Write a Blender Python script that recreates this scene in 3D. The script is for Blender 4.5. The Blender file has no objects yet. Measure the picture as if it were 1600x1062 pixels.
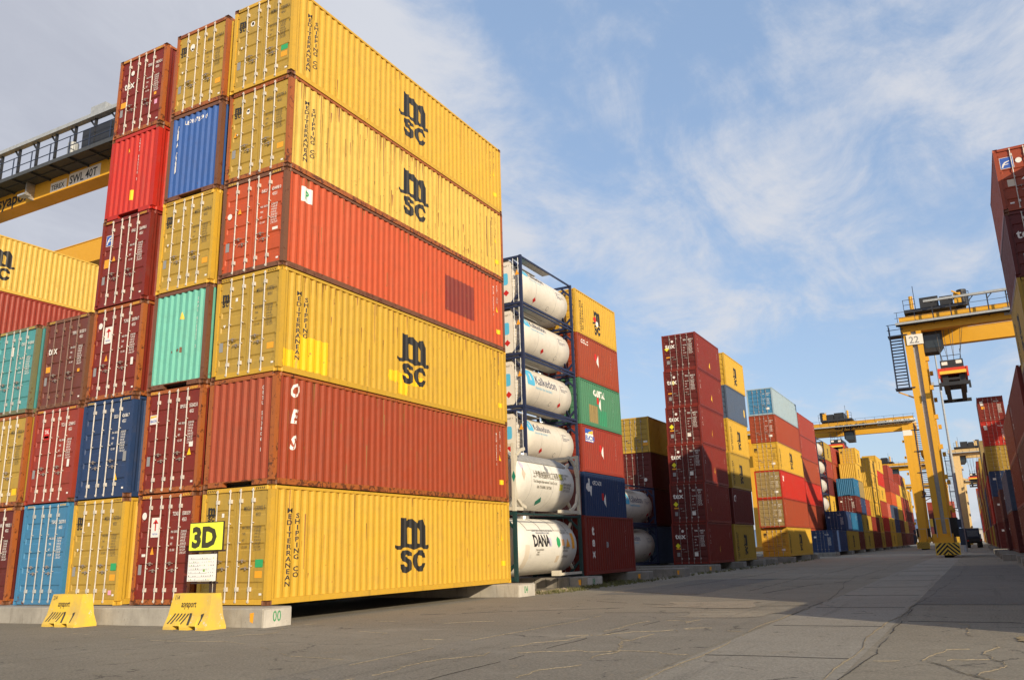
import bpy, bmesh, math, random
from mathutils import Vector, Matrix
from mathutils.geometry import tessellate_polygon
C = bpy.context.scene
R = math.radians
Z0 = 0.44                      # container bottoms stand on concrete beams this high

# ------------------------------------------------------------------ camera
cam_d = bpy.data.cameras.new('camera'); cam = bpy.data.objects.new('camera', cam_d)
C.collection.objects.link(cam); C.camera = cam
cy, cp, cr = -4.86303586e-01, 2.57575883e-01, -3.07764846e-02
F = Vector((math.sin(cy)*math.cos(cp), math.cos(cy)*math.cos(cp), math.sin(cp)))
rt = F.cross(Vector((0, 0, 1))).normalized(); up = rt.cross(F)
rr = rt*math.cos(cr) + up*math.sin(cr); uu = up*math.cos(cr) - rt*math.sin(cr)
cam.matrix_world = Matrix(((rr.x, uu.x, -F.x, 15.3858317), (rr.y, uu.y, -F.y, -15.50431), (rr.z, uu.z, -F.z, 1.05436559+Z0), (0, 0, 0, 1)))
cam_d.sensor_width = 36; cam_d.lens = 1291.30455/1600*36
cam_d.shift_x = -15.008/1600; cam_d.shift_y = -8.387/1600
cam_d.clip_start = 0.1; cam_d.clip_end = 9000

# ------------------------------------------------------------------ light
SUN = Vector((1.0, -0.77, 0.44)).normalized()
sun_el = math.asin(SUN.z); sun_az = math.atan2(SUN.x, SUN.y)
sd = bpy.data.lights.new('sun', 'SUN'); so = bpy.data.objects.new('sun', sd); C.collection.objects.link(so)
sd.energy = 5.0; sd.angle = R(0.53); sd.color = (1.0, 0.85, 0.62)
so.rotation_euler = SUN.to_track_quat('Z', 'Y').to_euler(); so.location = (60, -60, 40)
W = bpy.data.worlds.new('World'); C.world = W; W.use_nodes = True
nt = W.node_tree; nt.nodes.clear()
def N(t, typ, **k):
    n = t.nodes.new(typ)
    for a, b in k.items(): setattr(n, a, b)
    return n
def setin(n, **k):
    for a, b in k.items(): n.inputs[a.replace('_', ' ')].default_value = b
L_ = nt.links
def math_(t, op, a, b=None, clamp=False):
    n = N(t, 'ShaderNodeMath', operation=op, use_clamp=clamp)
    for i, v in enumerate((a, b)):
        if v is None: continue
        if isinstance(v, (int, float)): n.inputs[i].default_value = v
        else: t.links.new(v, n.inputs[i])
    return n.outputs[0]
sky = N(nt, 'ShaderNodeTexSky', sky_type='NISHITA', sun_disc=False)
sky.sun_elevation = sun_el; sky.sun_rotation = sun_az; sky.altitude = 0; sky.air_density = 1.0; sky.dust_density = 0.9; sky.ozone_density = 1.6
tc = N(nt, 'ShaderNodeTexCoord')
sep = N(nt, 'ShaderNodeSeparateXYZ'); L_.new(tc.outputs['Generated'], sep.inputs[0])
zz = math_(nt, 'ADD', math_(nt, 'MAXIMUM', sep.outputs[2], 0.0), 0.16)
comb = N(nt, 'ShaderNodeCombineXYZ')
L_.new(math_(nt, 'DIVIDE', sep.outputs[0], zz), comb.inputs[0]); L_.new(math_(nt, 'DIVIDE', sep.outputs[1], zz), comb.inputs[1])
def wnoise(scale, detail, rough, stretch, off, dist=0.0):
    m = N(nt, 'ShaderNodeMapping'); m.inputs['Scale'].default_value = stretch; m.inputs['Location'].default_value = off
    L_.new(comb.outputs[0], m.inputs[0])
    n = N(nt, 'ShaderNodeTexNoise'); n.inputs['Scale'].default_value = scale; n.inputs['Detail'].default_value = detail
    n.inputs['Roughness'].default_value = rough; n.inputs['Distortion'].default_value = dist
    L_.new(m.outputs[0], n.inputs['Vector']); return n.outputs['Fac']
n1 = wnoise(0.9, 9, 0.62, (1.0, 0.75, 1), (3.7, 1.3, 0), 0.35)
n2 = wnoise(2.6, 10, 0.66, (1.5, 0.8, 1), (0.4, 5.3, 0), 0.5)
dots = N(nt, 'ShaderNodeVectorMath', operation='DOT_PRODUCT'); L_.new(tc.outputs['Generated'], dots.inputs[0])
dots.inputs[1].default_value = Vector((-0.90, 0.30, 0.32)).normalized()
bias = math_(nt, 'MULTIPLY', math_(nt, 'SUBTRACT', dots.outputs['Value'], 0.73), 1.6)
bias = math_(nt, 'MINIMUM', math_(nt, 'MAXIMUM', bias, -0.02), 0.36)
dens = math_(nt, 'ADD', math_(nt, 'ADD', math_(nt, 'MULTIPLY', n1, 0.60), math_(nt, 'MULTIPLY', n2, 0.40)), bias)
mr = N(nt, 'ShaderNodeMapRange', interpolation_type='SMOOTHSTEP'); L_.new(dens, mr.inputs[0])
mr.inputs[1].default_value = 0.435; mr.inputs[2].default_value = 0.61; mr.inputs[3].default_value = 0.0; mr.inputs[4].default_value = 0.93
# thick cloud is greyer than thin cloud
mr2 = N(nt, 'ShaderNodeMapRange', interpolation_type='SMOOTHSTEP'); L_.new(dens, mr2.inputs[0])
mr2.inputs[1].default_value = 0.62; mr2.inputs[2].default_value = 1.0
ccol = N(nt, 'ShaderNodeMix', data_type='RGBA'); L_.new(mr2.outputs[0], ccol.inputs[0])
ccol.inputs[6].default_value = (5.6, 5.75, 6.2, 1); ccol.inputs[7].default_value = (4.0, 4.15, 4.75, 1)
smul = N(nt, 'ShaderNodeMix', data_type='RGBA', blend_type='MULTIPLY'); smul.inputs[0].default_value = 1
L_.new(sky.outputs[0], smul.inputs[6]); smul.inputs[7].default_value = (1.62, 1.45, 1.36, 1)
wm = N(nt, 'ShaderNodeMix', data_type='RGBA'); L_.new(mr.outputs[0], wm.inputs[0])
flatten = N(nt, 'ShaderNodeMix', data_type='RGBA'); flatten.inputs[0].default_value = 0.6; flatten.inputs[7].default_value = (2.8, 4.1, 6.3, 1); L_.new(smul.outputs[2], flatten.inputs[6])
L_.new(flatten.outputs[2], wm.inputs[6]); L_.new(ccol.outputs[2], wm.inputs[7])
bg = N(nt, 'ShaderNodeBackground'); L_.new(wm.outputs[2], bg.inputs[0]); bg.inputs[1].default_value = 0.125
wo = N(nt, 'ShaderNodeOutputWorld'); L_.new(bg.outputs[0], wo.inputs[0])
C.view_settings.view_transform = 'Standard'; C.view_settings.look = 'None'
C.view_settings.exposure = 0.0; C.view_settings.gamma = 1.0

# ------------------------------------------------------------------ materials
MATS = {}
def newmat(name):
    m = bpy.data.materials.new(name); m.use_nodes = True
    return m, m.node_tree, m.node_tree.nodes['Principled BSDF']
def ramp2(t, fac, a, b):
    n = N(t, 'ShaderNodeMapRange', interpolation_type='SMOOTHSTEP'); t.links.new(fac, n.inputs[0])
    n.inputs[1].default_value = a; n.inputs[2].default_value = b; return n.outputs[0]
def mixc(t, fac, a, b):
    n = N(t, 'ShaderNodeMix', data_type='RGBA')
    if isinstance(fac, (int, float)): n.inputs[0].default_value = fac
    else: t.links.new(fac, n.inputs[0])
    for i, c in ((6, a), (7, b)):
        if isinstance(c, tuple): n.inputs[i].default_value = (*c[:3], 1)
        else: t.links.new(c, n.inputs[i])
    return n.outputs[2]
def noise(t, vec, scale, detail=4, rough=0.55, stretch=None):
    if stretch:
        m = N(t, 'ShaderNodeMapping'); m.inputs['Scale'].default_value = stretch; t.links.new(vec, m.inputs[0]); vec = m.outputs[0]
    n = N(t, 'ShaderNodeTexNoise'); n.inputs['Scale'].default_value = scale; n.inputs['Detail'].default_value = detail
    n.inputs['Roughness'].default_value = rough; t.links.new(vec, n.inputs['Vector']); return n.outputs['Fac']
def objvec(t):
    tcn = N(t, 'ShaderNodeTexCoord'); oi = N(t, 'ShaderNodeObjectInfo')
    va = N(t, 'ShaderNodeVectorMath', operation='ADD'); t.links.new(tcn.outputs['Object'], va.inputs[0])
    sc = math_(t, 'MULTIPLY', oi.outputs['Random'], 57.0); t.links.new(sc, va.inputs[1]); return va.outputs[0]
def paint(name, col, rust=0.25, fade=0.25, rough=0.5, streak=0.6, dirt=0.45):
    key = ('p', name)
    if key in MATS: return MATS[key]
    m, t, b = newmat(name); v = objvec(t)
    lum = sum(col)/3+0.10; fcol = (min(1, col[0]*0.86+0.12*lum), col[1]*0.86+0.10*lum, col[2]*0.86+0.055*lum)
    f1 = ramp2(t, noise(t, v, 0.55, 5, 0.6), 0.38, 0.72)
    c = mixc(t, math_(t, 'MULTIPLY', f1, fade*1.6), col, fcol)
    s = ramp2(t, noise(t, v, 1.0, 5, 0.6, (7, 7, 0.55)), 0.56, 0.78)
    c = mixc(t, math_(t, 'MULTIPLY', s, streak), c, tuple(x*0.45+0.02 for x in col))
    d = ramp2(t, noise(t, v, 2.6, 7, 0.7), 0.45, 0.8)
    c = mixc(t, math_(t, 'MULTIPLY', d, dirt), c, (col[0]*0.5+0.05, col[1]*0.5+0.04, col[2]*0.5+0.03))
    tcz = N(t, 'ShaderNodeTexCoord'); spz_ = N(t, 'ShaderNodeSeparateXYZ'); t.links.new(tcz.outputs['Object'], spz_.inputs[0])
    low = N(t, 'ShaderNodeMapRange'); t.links.new(spz_.outputs[2], low.inputs[0]); low.inputs[1].default_value = 0.9; low.inputs[2].default_value = 0.1; low.inputs[4].default_value = 0.07
    rr_ = math_(t, 'ADD', noise(t, v, 6.5, 9, 0.72), low.outputs[0]); th = 0.76-0.2*rust
    c = mixc(t, ramp2(t, rr_, th, th+0.03), c, (0.11, 0.035, 0.014))
    rs = math_(t, 'ADD', noise(t, v, 3.2, 8, 0.72, (5, 5, 0.4)), math_(t, 'MULTIPLY', low.outputs[0], 0.5)); th2 = 0.78-0.22*rust
    c = mixc(t, math_(t, 'MULTIPLY', ramp2(t, rs, th2, th2+0.08), 0.75), c, (0.17, 0.055, 0.018))
    t.links.new(c, b.inputs['Base Color'])
    ro = math_(t, 'ADD', math_(t, 'MULTIPLY', d, 0.25), rough); t.links.new(ro, b.inputs['Roughness'])
    b.inputs['Specular IOR Level'].default_value = 0.35
    bp = N(t, 'ShaderNodeBump'); bp.inputs['Strength'].default_value = 0.45; bp.inputs['Distance'].default_value = 0.05
    t.links.new(noise(t, v, 1.7, 4, 0.55), bp.inputs['Height']); t.links.new(bp.outputs[0], b.inputs['Normal'])
    MATS[key] = m; return m
def flat(name, col, rough=0.55, metal=0.0, var=0.12, emit=None):
    key = ('f', name)
    if key in MATS: return MATS[key]
    m, t, b = newmat(name); v = objvec(t)
    n = ramp2(t, noise(t, v, 5, 6, 0.65), 0.3, 0.75)
    t.links.new(mixc(t, n, tuple(c*(1+var) for c in col), tuple(c*(1-var*1.6) for c in col)), b.inputs['Base Color'])
    b.inputs['Roughness'].default_value = rough; b.inputs['Metallic'].default_value = metal
    MATS[key] = m; return m
def decal(name, col, wear=0.25):
    key = ('d', name)
    if key in MATS: return MATS[key]
    m, t, b = newmat(name); v = objvec(t)
    n = ramp2(t, noise(t, v, 9, 8, 0.7), 0.72-0.2*wear, 0.78-0.2*wear)
    t.links.new(mixc(t, math_(t, 'MULTIPLY', n, 0.6), col, tuple(c*0.45+0.1 for c in col)), b.inputs['Base Color'])
    b.inputs['Roughness'].default_value = 0.6; MATS[key] = m; return m

PAL = dict(
 yellow_door=(0.43, 0.275, 0.045),
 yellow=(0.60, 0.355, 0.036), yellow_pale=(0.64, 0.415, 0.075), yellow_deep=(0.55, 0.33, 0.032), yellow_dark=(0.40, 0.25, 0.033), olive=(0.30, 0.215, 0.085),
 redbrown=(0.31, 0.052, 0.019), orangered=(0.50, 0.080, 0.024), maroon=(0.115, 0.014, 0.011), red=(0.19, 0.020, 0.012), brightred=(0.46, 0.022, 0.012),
 turquoise=(0.14, 0.45, 0.35), teal=(0.07, 0.30, 0.31), blue=(0.035, 0.10, 0.32), navy=(0.020, 0.045, 0.12), skyblue=(0.05, 0.20, 0.36), green=(0.07, 0.22, 0.12),
 slate=(0.07, 0.10, 0.16), paleblue=(0.31, 0.41, 0.47), brick=(0.29, 0.038, 0.022), salmon=(0.50, 0.12, 0.08), brown=(0.15, 0.042, 0.03), tealblue=(0.015, 0.13, 0.26))
RUSTY = dict(turquoise=0.45, teal=0.35, blue=0.3, yellow_pale=0.42, orangered=0.3, skyblue=0.5, redbrown=0.35, red=0.2, maroon=0.12)
def P_(c, **k): return paint('paint_'+c, PAL[c], rust=RUSTY.get(c, 0.22), **k)
M_rustpost = paint('rusty_orange_post', (0.36, 0.10, 0.022), rust=0.9, fade=0.3, streak=0.5)
M_rustbrown = paint('rusty_brown_post', (0.17, 0.07, 0.035), rust=0.8, fade=0.3, streak=0.5)
M_rod = flat('galvanised_rod', (0.58, 0.54, 0.48), 0.45, 0.0, 0.15)
M_handle = flat('worn_steel_handle', (0.26, 0.22, 0.19), 0.45)
M_rodfar = flat('dull_galvanised_rod', (0.36, 0.31, 0.28), 0.5, 0.0, 0.15)
M_rodrust = flat('rusty_rod', (0.20, 0.12, 0.09), 0.6)
M_black = decal('black_marking', (0.018, 0.017, 0.017), 0.15)
M_white = decal('white_marking', (0.80, 0.76, 0.70), 0.2)
M_dkgrey = decal('faded_marking', (0.12, 0.10, 0.06), 0.4)
M_gasket = flat('door_gasket', (0.02, 0.018, 0.016), 0.8)
M_hazy = decal('hazard_yellow', (0.80, 0.50, 0.05), 0.3)
M_orange = decal('caution_orange', (0.85, 0.36, 0.02), 0.1)
M_yel = decal('fresh_yellow', (0.95, 0.55, 0.01), 0.05)
M_patch = paint('fresh_yellow_patch', (0.90, 0.50, 0.01), rust=0.05, fade=0.05, streak=0.1, dirt=0.15)
M_green = decal('green_notice', (0.03, 0.36, 0.13), 0.1)
M_plate = decal('grey_plate', (0.27, 0.27, 0.27), 0.3)
M_redm = decal('red_marking', (0.55, 0.015, 0.012), 0.1)
M_bluem = decal('blue_marking', (0.03, 0.10, 0.42), 0.1)
M_cyan = decal('light_blue_marking', (0.10, 0.48, 0.72), 0.1)
M_pink = decal('pink_sticker', (0.75, 0.35, 0.5), 0.1)
M_darkred = paint('dark_red_repaint', (0.21, 0.030, 0.022), rust=0.1, fade=0.3)

# ------------------------------------------------------------------ mesh helpers
def link(o, parent=None):
    C.collection.objects.link(o)
    if parent is not None: o.parent = parent
    return o
def mobj(name, me, mat=None, parent=None, loc=None, smooth=None):
    o = bpy.data.objects.new(name, me); link(o, parent)
    if mat is not None:
        if not me.materials: me.materials.append(None)
        o.material_slots[0].link = 'OBJECT'; o.material_slots[0].material = mat
    if loc: o.location = loc
    return o
def empty(name, loc=(0, 0, 0), rz=0.0):
    o = bpy.data.objects.new(name, None); link(o); o.location = loc; o.rotation_euler = (0, 0, rz)
    o.empty_display_size = 0.3; return o
def tag(o, label=None, cat=None, group=None, kind=None):
    if label: o['label'] = label
    if cat: o['category'] = cat
    if group: o['group'] = group
    if kind: o['kind'] = kind
    return o
class MB:
    def __init__(s): s.v = []; s.f = []
    def add(s, vs, fs):
        n = len(s.v); s.v += [tuple(v) for v in vs]; s.f += [tuple(i+n for i in f) for f in fs]; return s
    def box(s, x0, y0, z0, x1, y1, z1):
        x0, x1 = sorted((x0, x1)); y0, y1 = sorted((y0, y1)); z0, z1 = sorted((z0, z1))
        return s.add([(x0, y0, z0), (x1, y0, z0), (x1, y1, z0), (x0, y1, z0), (x0, y0, z1), (x1, y0, z1), (x1, y1, z1), (x0, y1, z1)],
              [(0, 3, 2, 1), (4, 5, 6, 7), (0, 1, 5, 4), (1, 2, 6, 5), (2, 3, 7, 6), (3, 0, 4, 7)])
    def bar(s, a, b, w, h=None, up_=(0, 0, 1)):       # square bar between two points
        h = h or w; a = Vector(a); b = Vector(b); d = (b-a).normalized(); u = Vector(up_)
        if abs(d.dot(u)) > 0.98: u = Vector((0, 1, 0))
        r = d.cross(u).normalized(); u = r.cross(d).normalized()
        vs = [p+r*i*w/2+u*j*h/2 for p in (a, b) for i, j in ((-1, -1), (1, -1), (1, 1), (-1, 1))]
        return s.add(vs, [(0, 1, 2, 3), (7, 6, 5, 4), (0, 4, 5, 1), (1, 5, 6, 2), (2, 6, 7, 3), (3, 7, 4, 0)])
    def cyl(s, a, b, r, n=8, r2=None, cap=True):
        a = Vector(a); b = Vector(b); d = (b-a).normalized(); r2 = r if r2 is None else r2
        u = Vector((0, 0, 1)) if abs(d.z) < 0.9 else Vector((1, 0, 0))
        p = d.cross(u).normalized(); q = d.cross(p)
        vs = [c+p*math.cos(t)*k+q*math.sin(t)*k for c, k in ((a, r), (b, r2)) for t in [2*math.pi*i/n for i in range(n)]]
        fs = [(i, n+i, n+(i+1) % n, (i+1) % n) for i in range(n)]
        if cap: fs += [tuple(range(n)), tuple(reversed(range(n, 2*n)))]
        return s.add(vs, fs)
    def prism(s, poly, axis, lo, hi):                  # poly in the two other axes
        def P(a, b, c): return (c, a, b) if axis == 0 else (a, c, b) if axis == 1 else (a, b, c)
        n = len(poly); vs = [P(a, b, lo) for a, b in poly]+[P(a, b, hi) for a, b in poly]
        return s.add(vs, [tuple(range(n)), tuple(reversed(range(n, 2*n)))]+[(i, n+i, n+(i+1) % n, (i+1) % n) for i in range(n)])
    def mesh(s, name, fixn=True, smooth=False, bevel=0):
        me = bpy.data.meshes.new(name); me.from_pydata(s.v, [], s.f)
        if fixn or bevel:
            bm = bmesh.new(); bm.from_mesh(me)
            if bevel:
                bmesh.ops.remove_doubles(bm, verts=bm.verts, dist=1e-5)
                bmesh.ops.bevel(bm, geom=[e for e in bm.edges if e.calc_face_angle(0) > 0.5], offset=bevel, segments=1, affect='EDGES')
            if fixn: bmesh.ops.recalc_face_normals(bm, faces=bm.faces)
            bm.to_mesh(me); bm.free()
        if smooth:
            for p in me.polygons: p.use_smooth = True
        return me
    def build(s, name, mat, parent=None, **k): return mobj(name, s.mesh(name, **k), mat, parent)

# ------------------------------------------------------------------ lettering
_tc = {}
def text2d(body, size=0.1, bold=0.0, xs=1.0, stacked=False, align='LEFT', lead=1.0):
    """flat lettering as (verts, faces) in a u,v plane; v=0 is the baseline (top line for stacked)"""
    key = (body, size, bold, xs, stacked, align, lead)
    if key in _tc: return _tc[key]
    if stacked:
        V = []; Fc = []
        for i, ch in enumerate(body):
            if ch == ' ': continue
            v, f = text2d(ch, size, bold, xs, False, 'CENTER'); n = len(V)
            V += [(a, b-i*size*lead) for a, b in v]; Fc += [tuple(k+n for k in q) for q in f]
        _tc[key] = (V, Fc); return V, Fc
    cu = bpy.data.curves.new('t', 'FONT'); cu.body = body; cu.size = size*1.38; cu.offset = min(bold, 1.2)*size*0.06; cu.resolution_u = 2; cu.align_x = align
    cu.space_line = 0.95
    o = bpy.data.objects.new('t', cu); me = o.to_mesh()
    V = [(v.co.x*xs, v.co.y) for v in me.vertices]; Fc = [tuple(p.vertices) for p in me.polygons]
    o.to_mesh_clear(); bpy.data.objects.remove(o); bpy.data.curves.remove(cu)
    _tc[key] = (V, Fc); return V, Fc
def poly2d(*loops):
    ls = [[Vector((a, b, 0)) for a, b in l] for l in loops]
    tr = tessellate_polygon(ls); vs = [(v.x, v.y) for l in ls for v in l]
    return vs, [tuple(t) for t in tr]
def rect2d(w, h): return [(0, 0), (w, 0), (w, h), (0, h)], [(0, 1, 2, 3)]
def xf(g, dx=0, dy=0, sx=1, sy=1): return [(a*sx+dx, b*sy+dy) for a, b in g[0]], g[1]
def join2d(*gs):
    V = []; Fc = []
    for v, f in gs:
        n = len(V); V += v; Fc += [tuple(k+n for k in q) for q in f]
    return V, Fc
def msc2d(w=1.82, h=1.63):
    m = [(230, 165), (308, 165), (310, 205), (345, 180), (385, 175), (425, 190), (455, 235), (490, 190), (530, 178), (560, 205), (583, 270), (585, 545), (630, 535), (637, 575), (600, 605), (560, 600), (515, 575), (465, 590), (430, 608), (395, 605), (345, 575), (290, 575), (235, 605), (200, 605), (158, 580), (158, 540), (190, 550), (230, 550)]
    h1 = [(315, 310), (345, 290), (378, 310), (380, 530), (320, 520)]; h2 = [(460, 300), (490, 310), (505, 340), (505, 525), (460, 520)]
    S = [(385, 695), (383, 650), (350, 615), (300, 612), (250, 625), (232, 660), (235, 715), (260, 750), (310, 785), (328, 810), (325, 835), (310, 842), (295, 830), (290, 805), (232, 805), (235, 860), (255, 905), (305, 928), (355, 915), (383, 880), (385, 790), (370, 745), (330, 715), (300, 700), (300, 680), (315, 672), (330, 690)]
    Cc = [(583, 722), (575, 660), (530, 615), (495, 612), (450, 650), (420, 690), (408, 750), (415, 810), (450, 895), (485, 915), (530, 915), (575, 850), (583, 800), (530, 800), (520, 830), (500, 842), (475, 825), (462, 790), (460, 740), (475, 695), (500, 685), (525, 700), (530, 722)]
    g = join2d(poly2d(m, h1, h2), poly2d(S), poly2d(Cc))
    return [((a-158)/479*w, (928-b)/763*h) for a, b in g[0]], g[1]
def tri2d(w, h): return [(0, 0), (w, 0), (w/2, h)], [(0, 1, 2)]
def diamond2d(r): return [(-r, 0), (0, -r), (r, 0), (0, r)], [(0, 1, 2, 3)]
def disc2d(r, n=14): return [(r*math.cos(2*math.pi*i/n), r*math.sin(2*math.pi*i/n)) for i in range(n)], [tuple(range(n))]
def rough2d(w, h, j=0.018):
    rj = random.Random(int(w*97+h*31)); pts = []
    for (ax, ay), (bx, by) in (((0, 0), (w, 0)), ((w, 0), (w, h)), ((w, h), (0, h)), ((0, h), (0, 0))):
        k = max(3, int((abs(bx-ax)+abs(by-ay))/0.06))
        pts += [(ax+(bx-ax)*i/k+rj.uniform(-j, j), ay+(by-ay)*i/k+rj.uniform(-j, j)) for i in range(k)]
    return poly2d(pts)
def rrect2d(w, h, r):
    pts = []
    for cx, cyy, a0 in ((w-r, h-r, 0), (r, h-r, 90), (r, r, 180), (w-r, r, 270)):
        pts += [(cx+r*math.cos(R(a0+a)), cyy+r*math.sin(R(a0+a))) for a in (0, 30, 60, 90)]
    return pts, [tuple(range(len(pts)))]
def place2d(name, g, fn, cuts_u=None, cuts_v=None, thick=0):
    me = bpy.data.meshes.new(name); bm = bmesh.new()
    vs = [bm.verts.new((a, b, 0)) for a, b in g[0]]
    for f in g[1]:
        try: bm.faces.new([vs[i] for i in f])
        except ValueError: pass
    us = [a for a, b in g[0]]; vv = [b for a, b in g[0]]
    for cuts, lo, hi, nrm in ((cuts_u, min(us), max(us), (1, 0, 0)), (cuts_v, min(vv), max(vv), (0, 1, 0))):
        for c in cuts or ():
            if lo < c < hi:
                bmesh.ops.bisect_plane(bm, geom=bm.verts[:]+bm.edges[:]+bm.faces[:], plane_co=(c*nrm[0], c*nrm[1], 0), plane_no=nrm, dist=1e-6)
    for v in bm.verts: v.co = fn(v.co.x, v.co.y)
    bm.to_mesh(me); bm.free(); return me

# ------------------------------------------------------------------ corrugation
def corr(s0, s1, pitch, depth):
    """breakpoints (s, depth) of a trapezoidal sheet from s0 to s1"""
    n = max(1, round((s1-s0)/pitch)); p = (s1-s0)/n; out = []
    for i in range(n):
        b = s0+i*p
        out += [(b, 0), (b+p*0.26, 0), (b+p*0.5, depth), (b+p*0.76, depth)]
    return out+[(s1, 0)]
def cval(pr, s):
    if s <= pr[0][0] or s >= pr[-1][0]: return 0.0
    for (a, da), (b, db) in zip(pr, pr[1:]):
        if a <= s <= b: return da+(db-da)*(s-a)/(b-a)
    return 0.0
HW = 1.219
_mc = {}
def cached(key, fn):
    if key not in _mc: _mc[key] = fn()
    return _mc[key]
def side_prof(L): return corr(0.17, L-0.17, 0.278, 0.036)
END_PROF = corr(-HW+0.16, HW-0.16, 0.25, 0.045)
def m_side(L, H, sgn):
    pr = side_prof(L); b = MB(); n = len(pr); zs = (0.165, H-0.085)
    vs = [(sgn*(HW-0.012-d), s, z) for z in zs for s, d in pr]
    b.add(vs, [(i, i+1, n+i+1, n+i) for i in range(n-1)]); return b.mesh('side_panel', fixn=False)
def m_end(L, H, rear):
    pr = END_PROF; b = MB(); n = len(pr); y = (lambda d: L-0.012-d) if rear else (lambda d: 0.012+d)
    b.add([(s, y(d), z) for z in (0.16, H-0.1) for s, d in pr], [(i, i+1, n+i+1, n+i) for i in range(n-1)])
    return b.mesh('end_panel', fixn=False)
def m_frame(L, H, nose, cast):
    b = MB(); pw = 0.15
    e = 0.178 if cast else 0.0; ez = 0.118 if cast else 0.0
    for y0, y1, nz in ((0.0, 0.16, nose), (L-0.16, L, True)):
        for s in (-1, 1):
            b.box(s*(HW-0.004), y0+0.004, ez, s*(HW-pw+(0.03 if not nz else 0)), y1-0.004, H-ez)
        xi = HW-0.162 if cast else HW-pw
        b.box(-xi, y0+0.006, H-0.115, xi, y1-0.01, H-0.012)
        if nz:
            for s in (-1, 1): b.box(s*xi, y0+0.006, 0.02, s*0.52, y1-0.01, 0.158)
            b.box(-0.52, y0+0.006, 0.128, 0.52, y1-0.01, 0.158)
        else: b.box(-xi, y0+0.006, 0.02, xi, y1-0.01, 0.15)
    for s in (-1, 1):
        b.box(s*(HW-0.002), 0.178, 0.016, s*(HW-0.06), L-0.178, 0.163)
        b.box(s*(HW-0.002), 0.178, H-0.085, s*(HW-0.07), L-0.178, H-0.012)
    return b.mesh('frame')
def m_cast():
    bm = bmesh.new(); bmesh.ops.create_cube(bm, size=1)
    for v in bm.verts: v.co = Vector(((v.co.x+0.5)*0.162, (v.co.y+0.5)*0.178, (v.co.z+0.5)*0.118))
    bm.faces.ensure_lookup_table()
    fs = [f for f in bm.faces if abs(f.normal.z) < 0.5]
    bmesh.ops.inset_individual(bm, faces=fs, thickness=0.036, depth=-0.04)
    me = bpy.data.meshes.new('corner_casting'); bm.to_mesh(me); bm.free(); return me
def m_roof(L, H):
    pr = corr(0.17, L-0.17, 0.21, -0.02); b = MB(); n = len(pr); x = HW-0.071
    b.add([(xx, s, H-0.045-d) for xx in (-x, x) for s, d in pr], [(i, i+1, n+i+1, n+i) for i in range(n-1)])
    return b.mesh('roof', fixn=False)
def m_floor(L, H):
    b = MB(); b.box(-HW+0.061, 0.17, 0.10, HW-0.061, L-0.17, 0.14)
    k = int((L-0.6)/0.3)
    for i in range(k): b.box(-HW+0.061, 0.35+i*0.3, 0.03, HW-0.061, 0.39+i*0.3, 0.099)
    return b.mesh('floor')
BANDS = (0.13, 0.29, 0.45, 0.60, 0.78, 0.93)
def m_door(H, s):
    z0, z1 = 0.155, H-0.12; h = z1-z0; x0, x1 = (0.012, HW-0.125); pr = [(0, 0)]
    for f in (0.12, 0.315, 0.475, 0.635, 0.80):
        c = f; w = 0.028
        pr += [(c-w-0.008, 0), (c-w+0.006, 0.026), (c+w-0.006, 0.026), (c+w+0.008, 0)]
    pr += [(1, 0)]
    xs = [x0, x0+0.07, x0+0.095, x1-0.095, x1-0.07, x1]; b = MB(); n = len(xs); ng = len(pr)
    vs = []
    for f, d in pr:
        for j, x in enumerate(xs): vs.append((s*x, 0.042+(d if j in (2, 3) else 0), z0+f*h))
    fs = [(i*n+j, i*n+j+1, (i+1)*n+j+1, (i+1)*n+j) for i in range(ng-1) for j in range(n-1)]
    b.add(vs, fs)
    b.box(s*x0, 0.0425, z0, s*(x0+0.005), 0.10, z1); b.box(s*(x1-0.005), 0.0425, z0, s*x1, 0.10, z1)
    for f in (0.06, 0.35, 0.65, 0.94):                      # hinge blades
        zc = z0+f*h; b.box(s*(x1-0.05), 0.02, zc-0.045, s*(x1+0.05), 0.041, zc+0.045)
    return b.mesh('door', fixn=True)
def m_rod(H, lo=0):
    b = MB(); n = 6 if lo else 8
    b.cyl((0, 0, 0.06), (0, 0, H-0.05), 0.0175 if lo == 0 else 0.012, n)
    for z in (0.10, H-0.10): b.box(-0.026, -0.025, z-0.025, 0.026, 0.03, z+0.025)
    for f in (0.09, 0.30, 0.52, 0.70, 0.91):
        z = 0.15+f*(H-0.27); w, hh = (0.042, 0.05) if f in (0.09, 0.91) else (0.022, 0.012)
        b.box(-w+0.02, -0.022, z-hh, w+0.02, 0.035, z+hh)
    return b.mesh('lock_rod')
def m_handle():
    b = MB(); b.bar((0, 0, 0), (0.16, -0.02, 0.02), 0.022, 0.018); b.bar((0.16, -0.02, 0.02), (0.30, -0.01, 0.0), 0.018, 0.016)
    b.box(0.15, -0.025, -0.04, 0.172, 0.02, 0.045)
    return b.mesh('handle')
def m_haz(H, u0):
    gs = []
    for i in range(5): gs.append(([(0, 0), (0.028, 0), (0.058, 0.06), (0.03, 0.06)], [(0, 1, 2, 3)]))
    V = join2d(*[xf(g, u0+i*0.065, H-0.095) for i, g in enumerate(gs)])
    return place2d('hazard_stripe', V, lambda u, v: (u, 0.002, v))
RODX = (-0.66, -0.2, 0.17, 0.60)

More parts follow.
